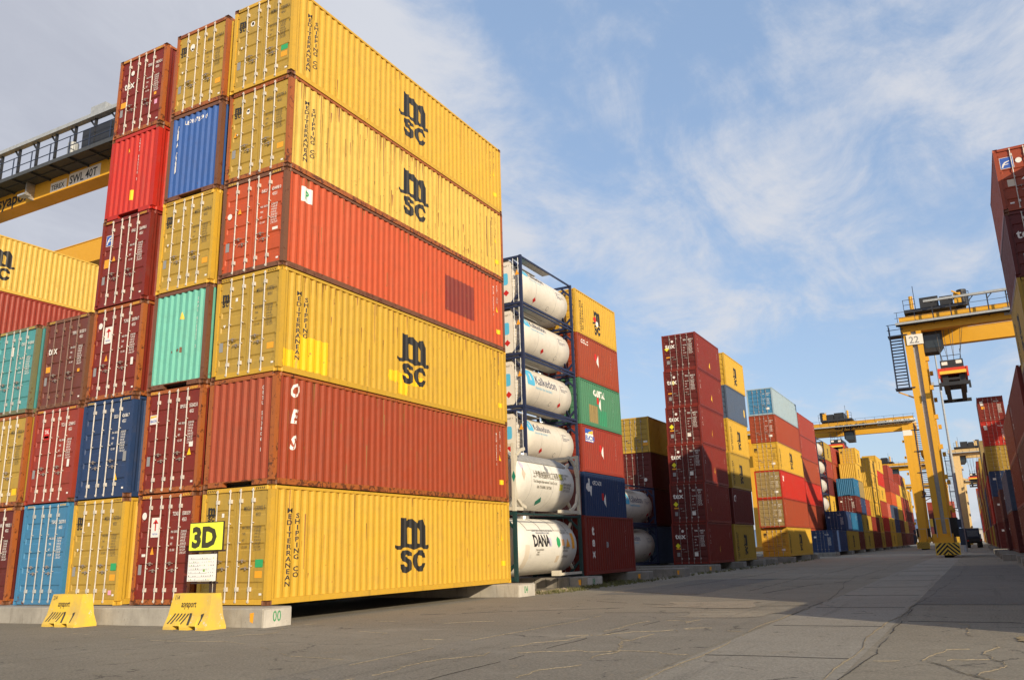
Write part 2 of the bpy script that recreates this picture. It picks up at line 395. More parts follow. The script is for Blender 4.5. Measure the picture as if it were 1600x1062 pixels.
# ------------------------------------------------------------------ placing marks
def on_front(u, v, y=-0.001): return (u, y, v)
def mark_front(root, name, g, u, v, mat, nose=False, key=None, y=0.037):
    if nose:
        cu = [s for s, d in END_PROF]
        me = cached(('mf', key, u, v), lambda: place2d(name, xf(g, u, v), lambda a, b: (a, 0.007+cval(END_PROF, a), b), cuts_u=cu)) if key else place2d(name, xf(g, u, v), lambda a, b: (a, 0.007+cval(END_PROF, a), b), cuts_u=cu)
    else:
        me = cached(('mf', key, u, v, y), lambda: place2d(name, xf(g, u, v), lambda a, b: (a, y, b))) if key else place2d(name, xf(g, u, v), lambda a, b: (a, y, b))
    return mobj(name, me, mat, root)
def mark_side(root, name, g, u, v, mat, L, side=1, key=None, off=0.005, lod=0):
    pr = side_prof(L)
    def fn(a, b):
        s = a if side > 0 else L-a
        return (side*(HW-0.012-cval(pr, s)+off), s, b)
    cu = [s if side > 0 else L-s for s, d in pr]
    if key: me = cached(('ms', key, u, v, L, side, off), lambda: place2d(name, xf(g, u, v), fn, cuts_u=cu))
    else: me = place2d(name, xf(g, u, v), fn, cuts_u=cu)
    return mobj(name, me, mat, root)
DATA_TXT = "MAX. GROSS\n\nTARE\n\nNET\n\nCU. CAP."
DATA_NUM = "32.500 KGS\n71.650 LBS\n3.940 KGS\n8.690 LBS\n28.560 KGS\n62.960 LBS\n76.4 CU.M\n2.700 CU.FT"
def id_marks(root, H, ident, mat, data=True, full=True):
    a, b_ = (ident.split(' ', 1)+[''])[:2]
    if full:
        [mark_front(root, 'lettering', g_, 0, 0, mat) for g_ in (xf(text2d(a, 0.105, 0.3, 0.62), 0.27, H-0.60), xf(text2d(b_, 0.105, 0.3, 0.62), 0.66, H-0.60), xf(text2d('45G1', 0.10, 0.3, 0.62), 0.68, H-0.76))]
    if data:
        mark_front(root, 'lettering', xf(text2d(DATA_TXT, 0.06, 0.25, 0.6), 0.25, H-1.05), 0, 0, mat, key=('data', H)); mark_front(root, 'lettering', xf(text2d(DATA_NUM, 0.06, 0.25, 0.6), 0.66, H-1.05), 0, 0, mat, key=('datn', H))
def notice(root, g, u, v, mat, name='sticker'): return mark_front(root, name, g, u, v, mat, y=0.036)
def std_door_bits(root, H, plate=True):
    if plate: notice(root, rect2d(0.14, 0.26), -1.02, H*0.27, M_plate, 'data_plate')
    notice(root, rect2d(0.09, 0.05), 0.92, 0.24, M_white)
def msc_marks(root, L, H, ident='MSCU 530902 5', side=True, door=True, verttxt='SHIPPING CO', sidesgn=1, lod=0):
    if door:
        mark_front(root, 'logo', msc2d(0.34, 0.37), -1.06, H-0.84, M_black, key=('mscd', H), y=0.0365)
        if lod == 0:
            id_marks(root, H, ident, M_dkgrey); std_door_bits(root, H)
            notice(root, rect2d(0.085, 0.10), -0.5, H-0.74, M_white)
            notice(root, ([(0, 0.09), (0.05, 0), (0.10, 0.09)], [(0, 1, 2)]), -0.92, H*0.5, M_white)
            notice(root, rect2d(0.24, 0.16), 0.75, H*0.225, M_orange)
    if side:
        cx = 6.04 if L > 8 else 3.05
        w, h = (1.82, 1.63) if L > 8 else (1.2, 1.5)
        mark_side(root, 'logo', msc2d(w, h), cx-w/2, 0.56+(H-2.896)/2, M_black, L, sidesgn, key=('mscs', H))
        if L > 8 or lod <= 1:
            mark_side(root, 'lettering', text2d('MEDITERRANEAN', 0.122, 0.6, 1.2, True, lead=1.23), 0.705, H-0.68, M_black, L, sidesgn, key=('med', H))
            mark_side(root, 'lettering', text2d(verttxt, 0.122, 0.6, 1.2, True, lead=1.20), 0.985, H-0.80, M_black, L, sidesgn, key=('ship', verttxt, H))
def side_id(root, L, H, mat, tri=True, sgn=1, txt='45G1'):
    mark_side(root, 'lettering', text2d('MSCU 4530902 5', 0.075, 0.3, 0.8, True, lead=1.15), L-0.80, H-0.45, mat, L, sgn, key=('sid', H))
    mark_side(root, 'lettering', text2d('45G1  STC', 0.07, 0.3, 0.8, True, lead=1.2), L-0.52, H-0.35, mat, L, sgn, key=('sid2', H))
    if tri: mark_side(root, 'warning_triangle', tri2d(0.2, 0.22), L-0.68, H*0.52, M_yel, L, sgn, key=('tri', H))
    mark_side(root, 'sticker', rect2d(0.32, 0.17), L-0.68, 0.62, M_yel, L, sgn, key=('ylb', H))

TIER = ['bottom', 'second', 'third', 'fourth', 'fifth', 'sixth']
CG = 'shipping containers stacked in the yard'
def container(label, x, y, z, L, H, color, front='door', lod=0, sx=1.0, posts=None, rods=None, cast=None, doorc=None, group=CG, hazc=None):
    """x: right (+X) face of the container, y: front end, z: bottom"""
    if len(label.split()) > 16: label = ' '.join(w_ for w_ in label.split() if w_ not in ('the', 'a'))
    if len(label.split()) > 16: print('LONG', label)
    root = empty('shipping_container', (x-HW*sx, y, z)); root.scale = (sx, 1, 1)
    tag(root, label, 'shipping container', group)
    m = P_(color); fm = posts or m; nose = front == 'nose'; dm = P_(doorc) if doorc else m
    mobj('frame', cached(('fr', L, H, nose, lod == 0), lambda: m_frame(L, H, nose, lod == 0)), fm, root)
    if lod == 0:
        me = cached('cast', m_cast)
        for sx_ in (-1, 1):
            for yy in (0, 1):
                for zz_ in (0, H-0.118):
                    c = mobj('corner_casting', me, cast or M_rustbrown if random.random() < 0.6 else fm, root, (sx_*HW-(0.162 if sx_ > 0 else 0), yy*(L-0.178), zz_))
    for s in (-1, 1): mobj('side_panel', cached(('sp', L, H, s), lambda: m_side(L, H, s)), m, root)
    mobj('end_panel', cached(('ep', L, H), lambda: m_end(L, H, True)), m, root)
    mobj('roof', cached(('rf', L, H), lambda: m_roof(L, H)), m, root)
    mobj('floor', cached(('fl', L, H), lambda: m_floor(L, H)), M_gasket, root)
    if nose: mobj('end_panel', cached(('en', L, H), lambda: m_end(L, H, False)), dm, root)
    else:
        mobj('door_gasket', cached(('gk', H), lambda: MB().box(-HW+0.12, 0.09, 0.15, HW-0.12, 0.11, H-0.115).mesh('door_gasket')), M_gasket, root)
        for s in (-1, 1):
            d = mobj('door', cached(('dr', H, s), lambda: m_door(H, s)), dm, root)
            if lod <= 2:
                rm = rods or (M_rod if lod == 0 else M_rodfar)
                for rx in ((RODX[:2], RODX[2:])[s > 0]):
                    mobj('lock_rod', cached(('rod', H, lod), lambda: m_rod(H, lod)), rm, d, (rx, 0.004, 0))
                    if lod <= 1:
                        k = 1.06 if rx in (RODX[0], RODX[2]) else 0.88
                        hx = rx if k == 1.06 else rx-0.31
                        mobj('handle', cached('hand', m_handle), M_handle if lod == 0 else rm, d, (hx+0.01, 0.0, k*H/2.896))
    if lod == 0 and hazc is not False:
        for u0 in (-1.03, 0.68): mobj('hazard_stripe', cached(('hz', H, u0), lambda: m_haz(H, u0)), hazc or (M_black if color.startswith('yellow') else M_hazy), root)
    return root
HC, ST, L40, L20 = 2.896, 2.591, 12.192, 6.058
PT = 2.9055
def zt(l): return Z0+l*PT                      # tier height in the near block (all high-cube)

# ================================================================== near block
random.seed(4)
CX = [0.0, -2.73, -5.52, -7.98, -10.58]        # right faces of the five columns
SXc = [1.0, 0.93, 0.93, 0.91, 0.91]
SD = ['the near corner stack', 'the second stack from corner', 'the third stack from corner', 'the fourth stack from corner', 'the leftmost stack']
def near(s, l, color, what, **k):
    if color.startswith('yellow') and k.get('front') != 'nose' and 'doorc' not in k: k['doorc'] = 'yellow_door'
    return container('%s, %s tier of %s' % (what, TIER[l] if l < 5 else 'top', SD[s]), CX[s], 0.0+random.uniform(-0.02, 0.02), zt(l), L40, HC, color, sx=SXc[s], lod=0, **k)
# corner stack
c = near(0, 0, 'yellow', 'yellow high container with shipping line logo'); msc_marks(c, L40, HC, 'MSCU 530902 5'); side_id(c, L40, HC, M_dkgrey)
notice(c, rect2d(0.26, 0.19), 0.75, 0.90, M_green)
c = near(0, 1, 'redbrown', 'red brown container with white stencilled letters', front='nose', posts=M_rustpost, hazc=False)
side_id(c, L40, HC, M_white)
def slashed(ch, sx=1.25, cut=((-0.03, -0.05), (0.20, 0.62))):
    return text2d(ch, 0.36, 0.9, 0.80, False, 'CENTER')
for ch, zc in (('O', 2.33), ('E', 1.64), ('S', 0.95)):
    v, f = slashed(ch); v = [(a+0.22*b, b) for a, b in v]
    mark_side(c, 'lettering', (v, f), 0.70, zc-0.02, M_white, L40)
    mark_side(c, 'lettering', ([(0.0, 0.0), (0.03, 0.0), (0.14, 0.36), (0.11, 0.37)], [(0, 1, 2, 3)]), 0.70, zc-0.02, P_('redbrown'), L40, off=0.008)
mark_front(c, 'lettering', text2d('GESU 513806 1', 0.10, 0.3, 0.8, True, lead=1.35), 0.72, HC-0.42, M_white, nose=True)
c = near(0, 2, 'yellow_deep', 'yellow container with bright repainted yellow patches'); msc_marks(c, L40, HC, 'MSCU 538256 1', verttxt='SHIPPING'); side_id(c, L40, HC, M_dkgrey)
for u, v, w, h in ((0.17, 0.18, 0.5, 0.46), (0.72, 0.18, 1.22, 0.94)): mark_side(c, 'paint_patch', rough2d(w, h), u, v, M_patch, L40, off=0.003)
mark_side(c, 'paint_patch', rough2d(1.9, 0.36, 0.05), 4.75, 0.54, M_patch, L40, off=0.003); mark_side(c, 'paint_patch', rough2d(0.5, 0.5, 0.03), 5.2, 0.18, M_patch, L40, off=0.0035)
c = near(0, 3, 'orangered', 'orange red container with dark square repair patch on side', posts=M_rustbrown); id_marks(c, HC, 'INKU 654498 0', M_white); std_door_bits(c, HC); side_id(c, L40, HC, M_white)
mark_side(c, 'paint_patch', rough2d(1.95, 1.30, 0.008), 7.92, 0.72, M_darkred, L40, off=0.003)
mark_side(c, 'sticker', rect2d(0.42, 0.45), 0.64, 2.1, M_white, L40); mark_side(c, 'lettering', text2d('P', 0.25, 0.8), 0.76, 2.2, M_green, L40, off=0.008)
notice(c, disc2d(0.09), -0.93, 1.85, M_white); notice(c, tri2d(0.15, 0.17), -0.62, 1.85, M_orange); notice(c, rect2d(0.2, 0.08), 0.74, 1.1, M_white)
c = near(0, 4, 'yellow_pale', 'faded yellow container with rusty streaks and posts', posts=M_rustpost); msc_marks(c, L40, HC, 'MEDU 870795 0'); side_id(c, L40, HC, M_dkgrey)
for u, v0, h in ((10.9, 0.7, 1.7), (11.2, 1.2, 1.1), (10.2, 1.0, 1.2), (9.6, 1.6, 0.7), (11.6, 0.5, 1.3)): mark_side(c, 'rust_streak', rect2d(0.035, h), u, v0, M_rustbrown, L40, off=0.004)
notice(c, tri2d(0.16, 0.17), -1.0, 1.45, M_orange); notice(c, disc2d(0.07), -0.46, 2.15, M_white)
c = near(0, 5, 'yellow', 'clean yellow container with shipping line logo'); msc_marks(c, L40, HC, 'MSMU 728008 2'); side_id(c, L40, HC, M_dkgrey)
notice(c, rect2d(0.26, 0.17), 0.75, 0.87, M_green); notice(c, disc2d(0.09), -0.46, 2.2, M_white)
rs_ = random.Random(77)
M_run = paint('rust_run', (0.26, 0.11, 0.03), rust=0.7, fade=0.1)
def weather(c, n, top=True, mat=None, seed=0):
    g = []
    for i in range(n):
        u = rs_.uniform(0.4, 11.7); L0 = rs_.uniform(0.08, 0.55) if rs_.random() < 0.8 else rs_.uniform(0.5, 1.4); w = rs_.uniform(0.010, 0.038)
        v1 = HC-0.09-rs_.uniform(0, 0.02) if rs_.random() < 0.5 else rs_.uniform(0.5, 2.5)
        if v1-L0 < 0.18: L0 = v1-0.18
        g.append(([(u-w/2, v1), (u-w*0.2, v1-L0), (u+w*0.1, v1-L0), (u+w/2, v1)], [(0, 1, 2, 3)]))
    for i in range(n//2):
        u = rs_.uniform(0.4, 11.7); v1 = rs_.uniform(0.25, 0.9) if rs_.random() < 0.7 else rs_.uniform(0.3, 2.6); a, b_ = rs_.uniform(0.01, 0.05), rs_.uniform(0.01, 0.04)
        g.append(([(u, v1), (u+a, v1+b_*0.2), (u+a*0.8, v1+b_), (u-a*0.2, v1+b_*0.7)], [(0, 1, 2, 3)]))
    o = mark_side(c, 'rust_runs', join2d(*g), 0, 0, mat or M_run, L40, off=0.004)
    o['kind'] = 'stuff'
for i_, c_ in enumerate([o for o in bpy.data.objects if o.name.startswith('shipping_container') and o.parent is None][:6]):
    weather(c_, (30, 60, 60, 50, 150, 16)[i_])
# second stack
c = near(1, 0, 'red', 'dark red container with white company plate on door', posts=M_rustpost); id_marks(c, HC, 'TCNU 150010 9', M_white); std_door_bits(c, HC)
def triton(c, u=-0.60, v=1.75):
    notice(c, rect2d(0.36, 0.52), u, v, M_white); mark_front(c, 'logo', join2d(xf(tri2d(0.24, 0.12), 0.06, 0.36), xf(rect2d(0.05, 0.22), 0.155, 0.17)), u, v, M_redm, y=0.033)
    mark_front(c, 'lettering', text2d('TRITON', 0.05, 0.4, 0.9), u+0.06, v+0.06, M_bluem, y=0.033)
triton(c); notice(c, disc2d(0.10), -0.93, 2.33, M_white); notice(c, tri2d(0.15, 0.2), -0.56, 1.30, M_orange); notice(c, rect2d(0.16, 0.07), -0.92, 1.25, M_white)
c = near(1, 1, 'red', 'red container with small white and yellow emblem', posts=M_rustpost); id_marks(c, HC, 'BMOU 552602 8', M_white); std_door_bits(c, HC)
notice(c, rect2d(0.30, 0.26), -1.02, 1.95, M_white, 'logo'); mark_front(c, 'logo', [(0.02, 0.16), (0.28, 0.20), (0.28, 0.24), (0.02, 0.24)] and ([(0.02, 0.17), (0.28, 0.20), (0.28, 0.24), (0.02, 0.24)], [(0, 1, 2, 3)]), -1.02, 1.95, M_hazy, y=0.033)
mark_front(c, 'lettering', text2d('BEACON', 0.075, 0.6, 0.65), -1.0, 2.0, M_bluem, y=0.033); notice(c, tri2d(0.17, 0.2), 0.70, 0.98, M_yel); notice(c, rect2d(0.16, 0.13), 0.76, 1.2, M_white)
c = near(1, 2, 'turquoise', 'weathered turquoise container showing its ribbed end', front='nose', posts=M_rustbrown, hazc=False)
mark_front(c, 'warning_triangle', tri2d(0.16, 0.22), 0.0, 1.98, M_hazy, nose=True); mark_front(c, 'lettering', text2d('CMAU 810552 2', 0.09, 0.3, 0.7, True, lead=1.3), 0.72, HC-0.42, M_white, nose=True)
for u, v, w, h in ((-0.30, 1.02, 0.08, 0.06), (-0.10, 1.05, 0.14, 0.07), (0.08, 1.0, 0.06, 0.16)): mark_front(c, 'rust_patch', rect2d(w, h), u, v, M_rustbrown, nose=True)
c = near(1, 3, 'yellow', 'yellow container with small door logo', posts=None); msc_marks(c, L40, HC, 'MSCU 524796 8', side=False); 
c = near(1, 4, 'blue', 'blue container with white writing on ribbed end', front='nose', posts=M_rustbrown, hazc=False)
mark_front(c, 'lettering', text2d('CMA CGM', 0.24, 0.8, 0.55, True, lead=0.92), -0.83, HC-0.62, M_white, nose=True); mark_front(c, 'lettering', text2d('LE OI 8 75 29 08', 0.13, 0.4, 0.85), -0.5, HC-0.42, M_white, nose=True)
c = near(1, 5, 'yellow', 'yellow container with rust brown corner posts', posts=M_rustpost); msc_marks(c, L40, HC, 'MEDU 812545 8', side=False); notice(c, disc2d(0.11), -0.46, 2.3, M_white)
# third stack
c = near(2, 0, 'yellow', 'yellow container with green notice on door', posts=None); msc_marks(c, L40, HC, 'MEDU 743708 4', side=False); notice(c, rect2d(0.26, 0.19), 0.75, 0.92, M_green); notice(c, rect2d(0.14, 0.12), 0.74, 0.27, M_pink)
c = near(2, 1, 'navy', 'navy blue container with yellow warning triangle', posts=P_('navy')); id_marks(c, HC, 'SEGU 426086 7', M_white); std_door_bits(c, HC, False); notice(c, rect2d(0.15, 0.28), 0.86, 1.02, M_plate, 'data_plate'); notice(c, tri2d(0.18, 0.2), 0.50, 0.50, M_yel)
c = near(2, 2, 'red', 'brown red container with white anchor plate on door', posts=M_rustpost); id_marks(c, HC, 'TCNU 330704 7', M_white); std_door_bits(c, HC); triton(c, -0.62, 1.75); notice(c, disc2d(0.10), -0.88, 2.35, M_white); notice(c, tri2d(0.15, 0.2), -0.52, 1.2, M_orange); notice(c, rect2d(0.12, 0.22), 0.78, 0.95, M_white)
def florens(c, u=-1.0, v=2.05, s=0.36):
    notice(c, rect2d(s, s), u, v, M_white); notice(c, rect2d(s-0.03, s-0.03), u+0.015, v+0.015, M_bluem, 'logo').location.y = -0.002
    mark_front(c, 'logo', poly2d([(0.04, 0.05), (0.08, 0.18), (0.16, 0.27), (0.32, 0.31), (0.32, 0.28), (0.18, 0.22), (0.15, 0.17), (0.28, 0.19), (0.28, 0.16), (0.13, 0.14), (0.09, 0.05)]), u, v, M_white, y=0.030)
c = near(2, 3, 'red', 'dark red container with blue and white emblem', posts=None); id_marks(c, HC, 'FFAU 326998 8', M_white); std_door_bits(c, HC); florens(c); notice(c, rect2d(0.26, 0.28), -0.98, 1.32, M_orange); notice(c, tri2d(0.17, 0.17), -0.60, 1.50, M_orange)
c = near(2, 4, 'brightred', 'bright red container with ribbed end, small yellow labels'.replace(' small', ''), front='nose', hazc=False)
mark_front(c, 'warning_triangle', tri2d(0.15, 0.16), -0.35, 2.25, M_yel, nose=True); mark_front(c, 'sticker', rect2d(0.18, 0.34), -0.05, 0.52, M_yel, nose=True); mark_front(c, 'lettering', text2d('CAXU 845770 3', 0.09, 0.3, 0.7, True, lead=1.25), 0.28, HC-0.40, M_white, nose=True)
def tex(c, u=-0.98, v=1.72, s=0.34, H=HC): mark_front(c, 'lettering', text2d('tex', s, 0.5, 1.0), u, v, M_white, y=0.032, key=('tex', s))
c = near(2, 5, 'red', 'dark red container with white lettering, orange sticker', posts=M_rustpost); id_marks(c, HC, 'TEMU 748242 6', M_white); std_door_bits(c, HC); tex(c, -0.9, 1.75, 0.28); notice(c, disc2d(0.09), -0.52, 2.3, M_white); notice(c, rect2d(0.28, 0.2), -1.02, 1.1, M_orange); notice(c, rect2d(0.12, 0.1), 0.72, 1.15, M_orange); notice(c, rect2d(0.14, 0.16), 0.78, 0.8, M_pink)
# fourth stack
c = near(3, 0, 'skyblue', 'weathered light blue container with grey scuffs', posts=P_('skyblue'), doorc='skyblue', rods=flat('dull_rod', (0.42, 0.42, 0.40))); id_marks(c, HC, 'TGHU 265370 8', M_white)
c = near(3, 1, 'brick', 'brick red container with red white emblem', posts=None); id_marks(c, HC, 'TCLU 529684 5', M_white); std_door_bits(c, HC); notice(c, rect2d(0.28, 0.34), -0.62, 1.95, M_redm, 'logo'); mark_front(c, 'lettering', text2d('TAL', 0.12, 0.6, 0.8), -0.59, 2.13, M_white, y=0.033); notice(c, rect2d(0.24, 0.07), -0.6, 1.99, M_white); notice(c, rect2d(0.12, 0.22), 0.78, 1.05, M_white)
c = near(3, 2, 'brown', 'dull maroon container with thin rusty lock rods', posts=M_rustbrown, rods=M_rodrust); id_marks(c, HC, 'TEMU 813251 0', M_white); std_door_bits(c, HC); tex(c, -0.95, 1.78, 0.26); notice(c, rect2d(0.24, 0.18), -1.0, 1.2, M_orange); notice(c, rect2d(0.12, 0.1), 0.75, 1.05, M_orange)
# leftmost stack
c = near(4, 0, 'maroon', 'dark maroon container at the picture edge', posts=M_rustpost); id_marks(c, HC, 'CAXU 908282 1', M_white)
c = near(4, 1, 'yellow_dark', 'mustard container with rust orange post', posts=M_rustpost); id_marks(c, HC, 'MEDU 385561 4', M_dkgrey); notice(c, rect2d(0.26, 0.2), 0.72, 0.35, M_yel)
c = near(4, 2, 'teal', 'teal container with worn greenish posts', posts=paint('worn_green_post', (0.16, 0.16, 0.08), rust=0.7), rods=flat('dull_rod', (0.42, 0.42, 0.40))); id_marks(c, HC, 'CRSU 914206 8', M_white); notice(c, rect2d(0.16, 0.3), -0.3, 2.0, M_white)
# block of containers farther left, seen between the crane and the near stacks
for l, col, what in ((3, 'brick', 'ribbed brick red container hidden below its neighbours'), (4, 'brick', 'brick red container seen side on below yellow one'), (5, 'yellow_pale', 'pale yellow container seen side on with large logo')):
    c = container(what+', behind the leftmost stacks', -26.0, 0.7, Z0+l*2.9, L40, HC, col, lod=1)
    if l == 5: msc_marks(c, L40, HC, door=False, lod=1)

# ================================================================== tank containers
M_cream = paint('cream_tank', (0.76, 0.70, 0.60), rust=0.12, fade=0.1, rough=0.4, streak=0.30, dirt=0.30)
M_twhite = paint('white_tank', (0.80, 0.77, 0.70), rust=0.10, fade=0.1, rough=0.4, streak=0.25, dirt=0.25)
M_navyf = paint('navy_frame', (0.018, 0.028, 0.075), rust=0.3)
M_greenf = paint('dark_green_frame', (0.012, 0.045, 0.045), rust=0.3)
M_whitef = paint('off_white_frame', (0.62, 0.57, 0.46), rust=0.25)
M_greyw = flat('grey_walkway', (0.33, 0.32, 0.30), 0.7)
M_alu = flat('aluminium', (0.55, 0.55, 0.54), 0.35, 0.6)
def tank_wrap(root, name, g, y, v, r, zc, mat, off=0.006):
    cv = [i*0.06-1.6 for i in range(60)]
    def fn(a, b):
        t = b/r; return ((r+off)*math.cos(t), a, zc+(r+off)*math.sin(t))
    me = place2d(name, xf(g, y, v), fn, cuts_v=cv); return mobj(name, me, mat, root)
def tank(label, x, y, z, frame, style, lod=0):
    L, H = L20, ST; root = empty('tank_container', (x-HW, y, z)); tag(root, label, 'tank container', 'tank containers stacked in frames')
    b = MB(); p = 0.13
    for yy in (0, L-p):
        for s in (-1, 1): b.box(s*HW, yy, 0.0, s*(HW-p), yy+p, H)
        b.box(-HW+p, yy+0.01, 0.03, HW-p, yy+p-0.01, 0.16); b.box(-HW+p, yy+0.01, H-0.13, HW-p, yy+p-0.01, H-0.02)
        if style != 'white':
            for s in (-1, 1):
                for a, c_ in ((0.16, 0.62), (H-0.13, H-0.6)): b.bar((s*(HW-0.6), yy+p/2, a), (s*(HW-p), yy+p/2, c_), 0.09, 0.1)
    if style == 'navy':
        for s in (-1, 1):
            b.box(s*(HW-0.01), p, 0.04, s*(HW-0.09), L-p, 0.15); b.box(s*(HW-0.01), p, H-0.12, s*(HW-0.08), L-p, H-0.04)
            b.box(s*(HW-0.3), p, 0.03, s*(HW-0.36), L-p, 0.13)
    else:
        for s in (-1, 1):
            if style == 'green': b.box(s*(HW-0.02), p, H-0.11, s*(HW-0.08), L-p, H-0.05)
    b.build('frame', frame, root)
    r = 1.13 if style != 'navy' else 1.10; zc = 0.16+r if style != 'navy' else 1.30; x0 = 0.0
    b = MB(); n = 40; prof = []
    ya, yb = 0.42, L-0.42
    for t in (0.0, 0.3, 0.55, 0.78, 0.93, 1.0): prof.append((ya-0.26*math.sqrt(max(0, 1-t*t)), r*t))
    prof += [(ya+(yb-ya)*k/6, r) for k in range(1, 6)]
    for t in (1.0, 0.93, 0.78, 0.55, 0.3, 0.0): prof.append((yb+0.26*math.sqrt(max(0, 1-t*t)), r*t))
    vs = []
    for yy, rad in prof:
        for i in range(n):
            a = 2*math.pi*i/n; vs.append((x0+max(rad, 0.001)*math.cos(a), yy, zc+max(rad, 0.001)*math.sin(a)))
    b.add(vs, [(i*n+j, i*n+(j+1) % n, (i+1)*n+(j+1) % n, (i+1)*n+j) for i in range(len(prof)-1) for j in range(n)])
    tk = b.build('tank', M_cream if style == 'navy' else M_twhite, root, smooth=True)
    def band(yy, w=0.03, rr_=0.004, mat=M_greyw, a0=-90, a1=270, name='seam'):
        q = MB(); m_ = 36; vs = []
        for k in range(m_+1):
            a = R(a0+(a1-a0)*k/m_)
            for y_, rad in ((yy, r+rr_), (yy+w, r+rr_)): vs.append((rad*math.cos(a), y_, zc+rad*math.sin(a)))
        q.add(vs, [(2*k, 2*k+1, 2*k+3, 2*k+2) for k in range(m_)]); return mobj(name, q.mesh(name, fixn=False), mat, tk)
    # skirts joining tank to frame ends
    q = MB()
    for yy, d in ((p, 1), (L-p, -1)):
        for s in (-1, 1):
            q.bar((s*0.75, yy, 0.35), (s*0.82, yy+d*0.45, 0.62), 0.10, 0.10); q.bar((s*0.75, yy, H-0.35), (s*0.82, yy+d*0.45, H-0.62), 0.10, 0.10)
    q.build('support', frame if style == 'navy' else M_whitef, root)
    if style == 'navy':
        band(1.9, 0.02); band(4.2, 0.02)
        q = MB(); q.box(-0.25, p, H-0.05, 0.30, 3.4, H-0.02)
        q.box(0.62, p+0.02, H-0.055, 1.12, 3.6, H-0.025); q.build('walkway', M_greyw, root)
        q = MB(); q.box(-0.95, 0.10, 0.22, 0.62, 0.14, H-0.22); q.build('end_plate', M_cream, root)   # flat cladding at the door-side end
        q = MB()
        for xx in (0.74, 1.03): q.cyl((xx, 0.03, 0.05), (xx, 0.03, H-0.1), 0.018, 6)
        for k in range(8): q.cyl((0.74, 0.03, 0.25+k*0.29), (1.03, 0.03, 0.25+k*0.29), 0.012, 5)
        q.build('ladder', M_alu, root)
        def endm(g, u, v, mat, name='sticker'): mobj(name, place2d(name, xf(g, u, v), lambda a, c_: (a, 0.097, c_)), mat, root)
        endm(rrect2d(0.62, 0.62, 0.1), -0.22, 1.15, M_cyan, 'logo'); endm(diamond2d(0.17), 0.28, 0.72, M_redm, 'hazard_diamond'); endm(text2d('UNIT T', 0.09, 0.2), 0.1, 2.1, M_dkgrey, 'lettering')
        mobj('hazard_triangle', place2d('hazard_triangle', xf(tri2d(0.24, 0.28), 0.86, 1.55), lambda a, c_: (a, 0.0, c_)), M_orange, root)
    elif style == 'white':
        band(1.6, 0.015, mat=M_greyw); band(3.6, 0.015); band(2.6, 0.01)
        q = MB(); m_ = 14; vs = []
        for k in range(m_+1):
            a = R(38+(142-38)*k/m_)
            for y_ in (0.5, L-0.75): vs.append(((r+0.03)*math.cos(a), y_, zc+(r+0.03)*math.sin(a)))
        q.add(vs, [(2*k, 2*k+1, 2*k+3, 2*k+2) for k in range(m_)]); q.build('top_cladding', M_greyw, root, fixn=False)
        q = MB()
        for s in (-1, 1):
            for yy, d in ((p, 1), (L-p, -1)):
                q.box(s*(HW-0.01), yy, 0.03, s*(HW-0.16), yy+d*(0.55 if d > 0 else 1.9), 0.16)
                for (a, b1) in (((0.16), (0.9)), ((H-0.14), (H-0.9))):
                    pts = [(yy, b1), (yy+d*0.16, a+(b1-a)*0.42), (yy+d*0.5, a+(b1-a)*0.12), (yy+d*0.85, a)]
                    for (y1, z1), (y2, z2) in zip(pts, pts[1:]): q.bar((s*(HW-0.075), y1, z1), (s*(HW-0.075), y2, z2), 0.10, 0.12)
        q.build('gusset', M_whitef, root)
    else:
        for yy in (1.35, 2.55, 3.75, 4.95): band(yy, 0.03, 0.006, M_gasket, 33, 100)
        q = MB(); a = R(33)
        q.bar(((r+0.01)*math.cos(a), 1.35, zc+(r+0.01)*math.sin(a)), ((r+0.01)*math.cos(a), 5.0, zc+(r+0.01)*math.sin(a)), 0.02, 0.02); q.build('trim', M_greyw, tk)
        q = MB()
        for s in (-1, 1):
            q.box(s*(HW-0.02), L-2.1, 0.10, s*(HW-0.16), L-0.14, 0.20); q.box(s*(HW-0.05), L-2.35, 0.09, s*(HW-0.40), L-2.101, 0.30)
        q.build('saddle', M_whitef, root)
    q = MB()
    q.cyl((0, 2.9, zc+r-0.03), (0, 2.9, zc+r+0.10), 0.25, 14) if style != 'navy' else q.cyl((0, 4.0, zc+r-0.05), (0, 4.0, zc+r+0.06), 0.24, 14)
    q.build('manhole', M_alu, tk)
    return root, r, zc
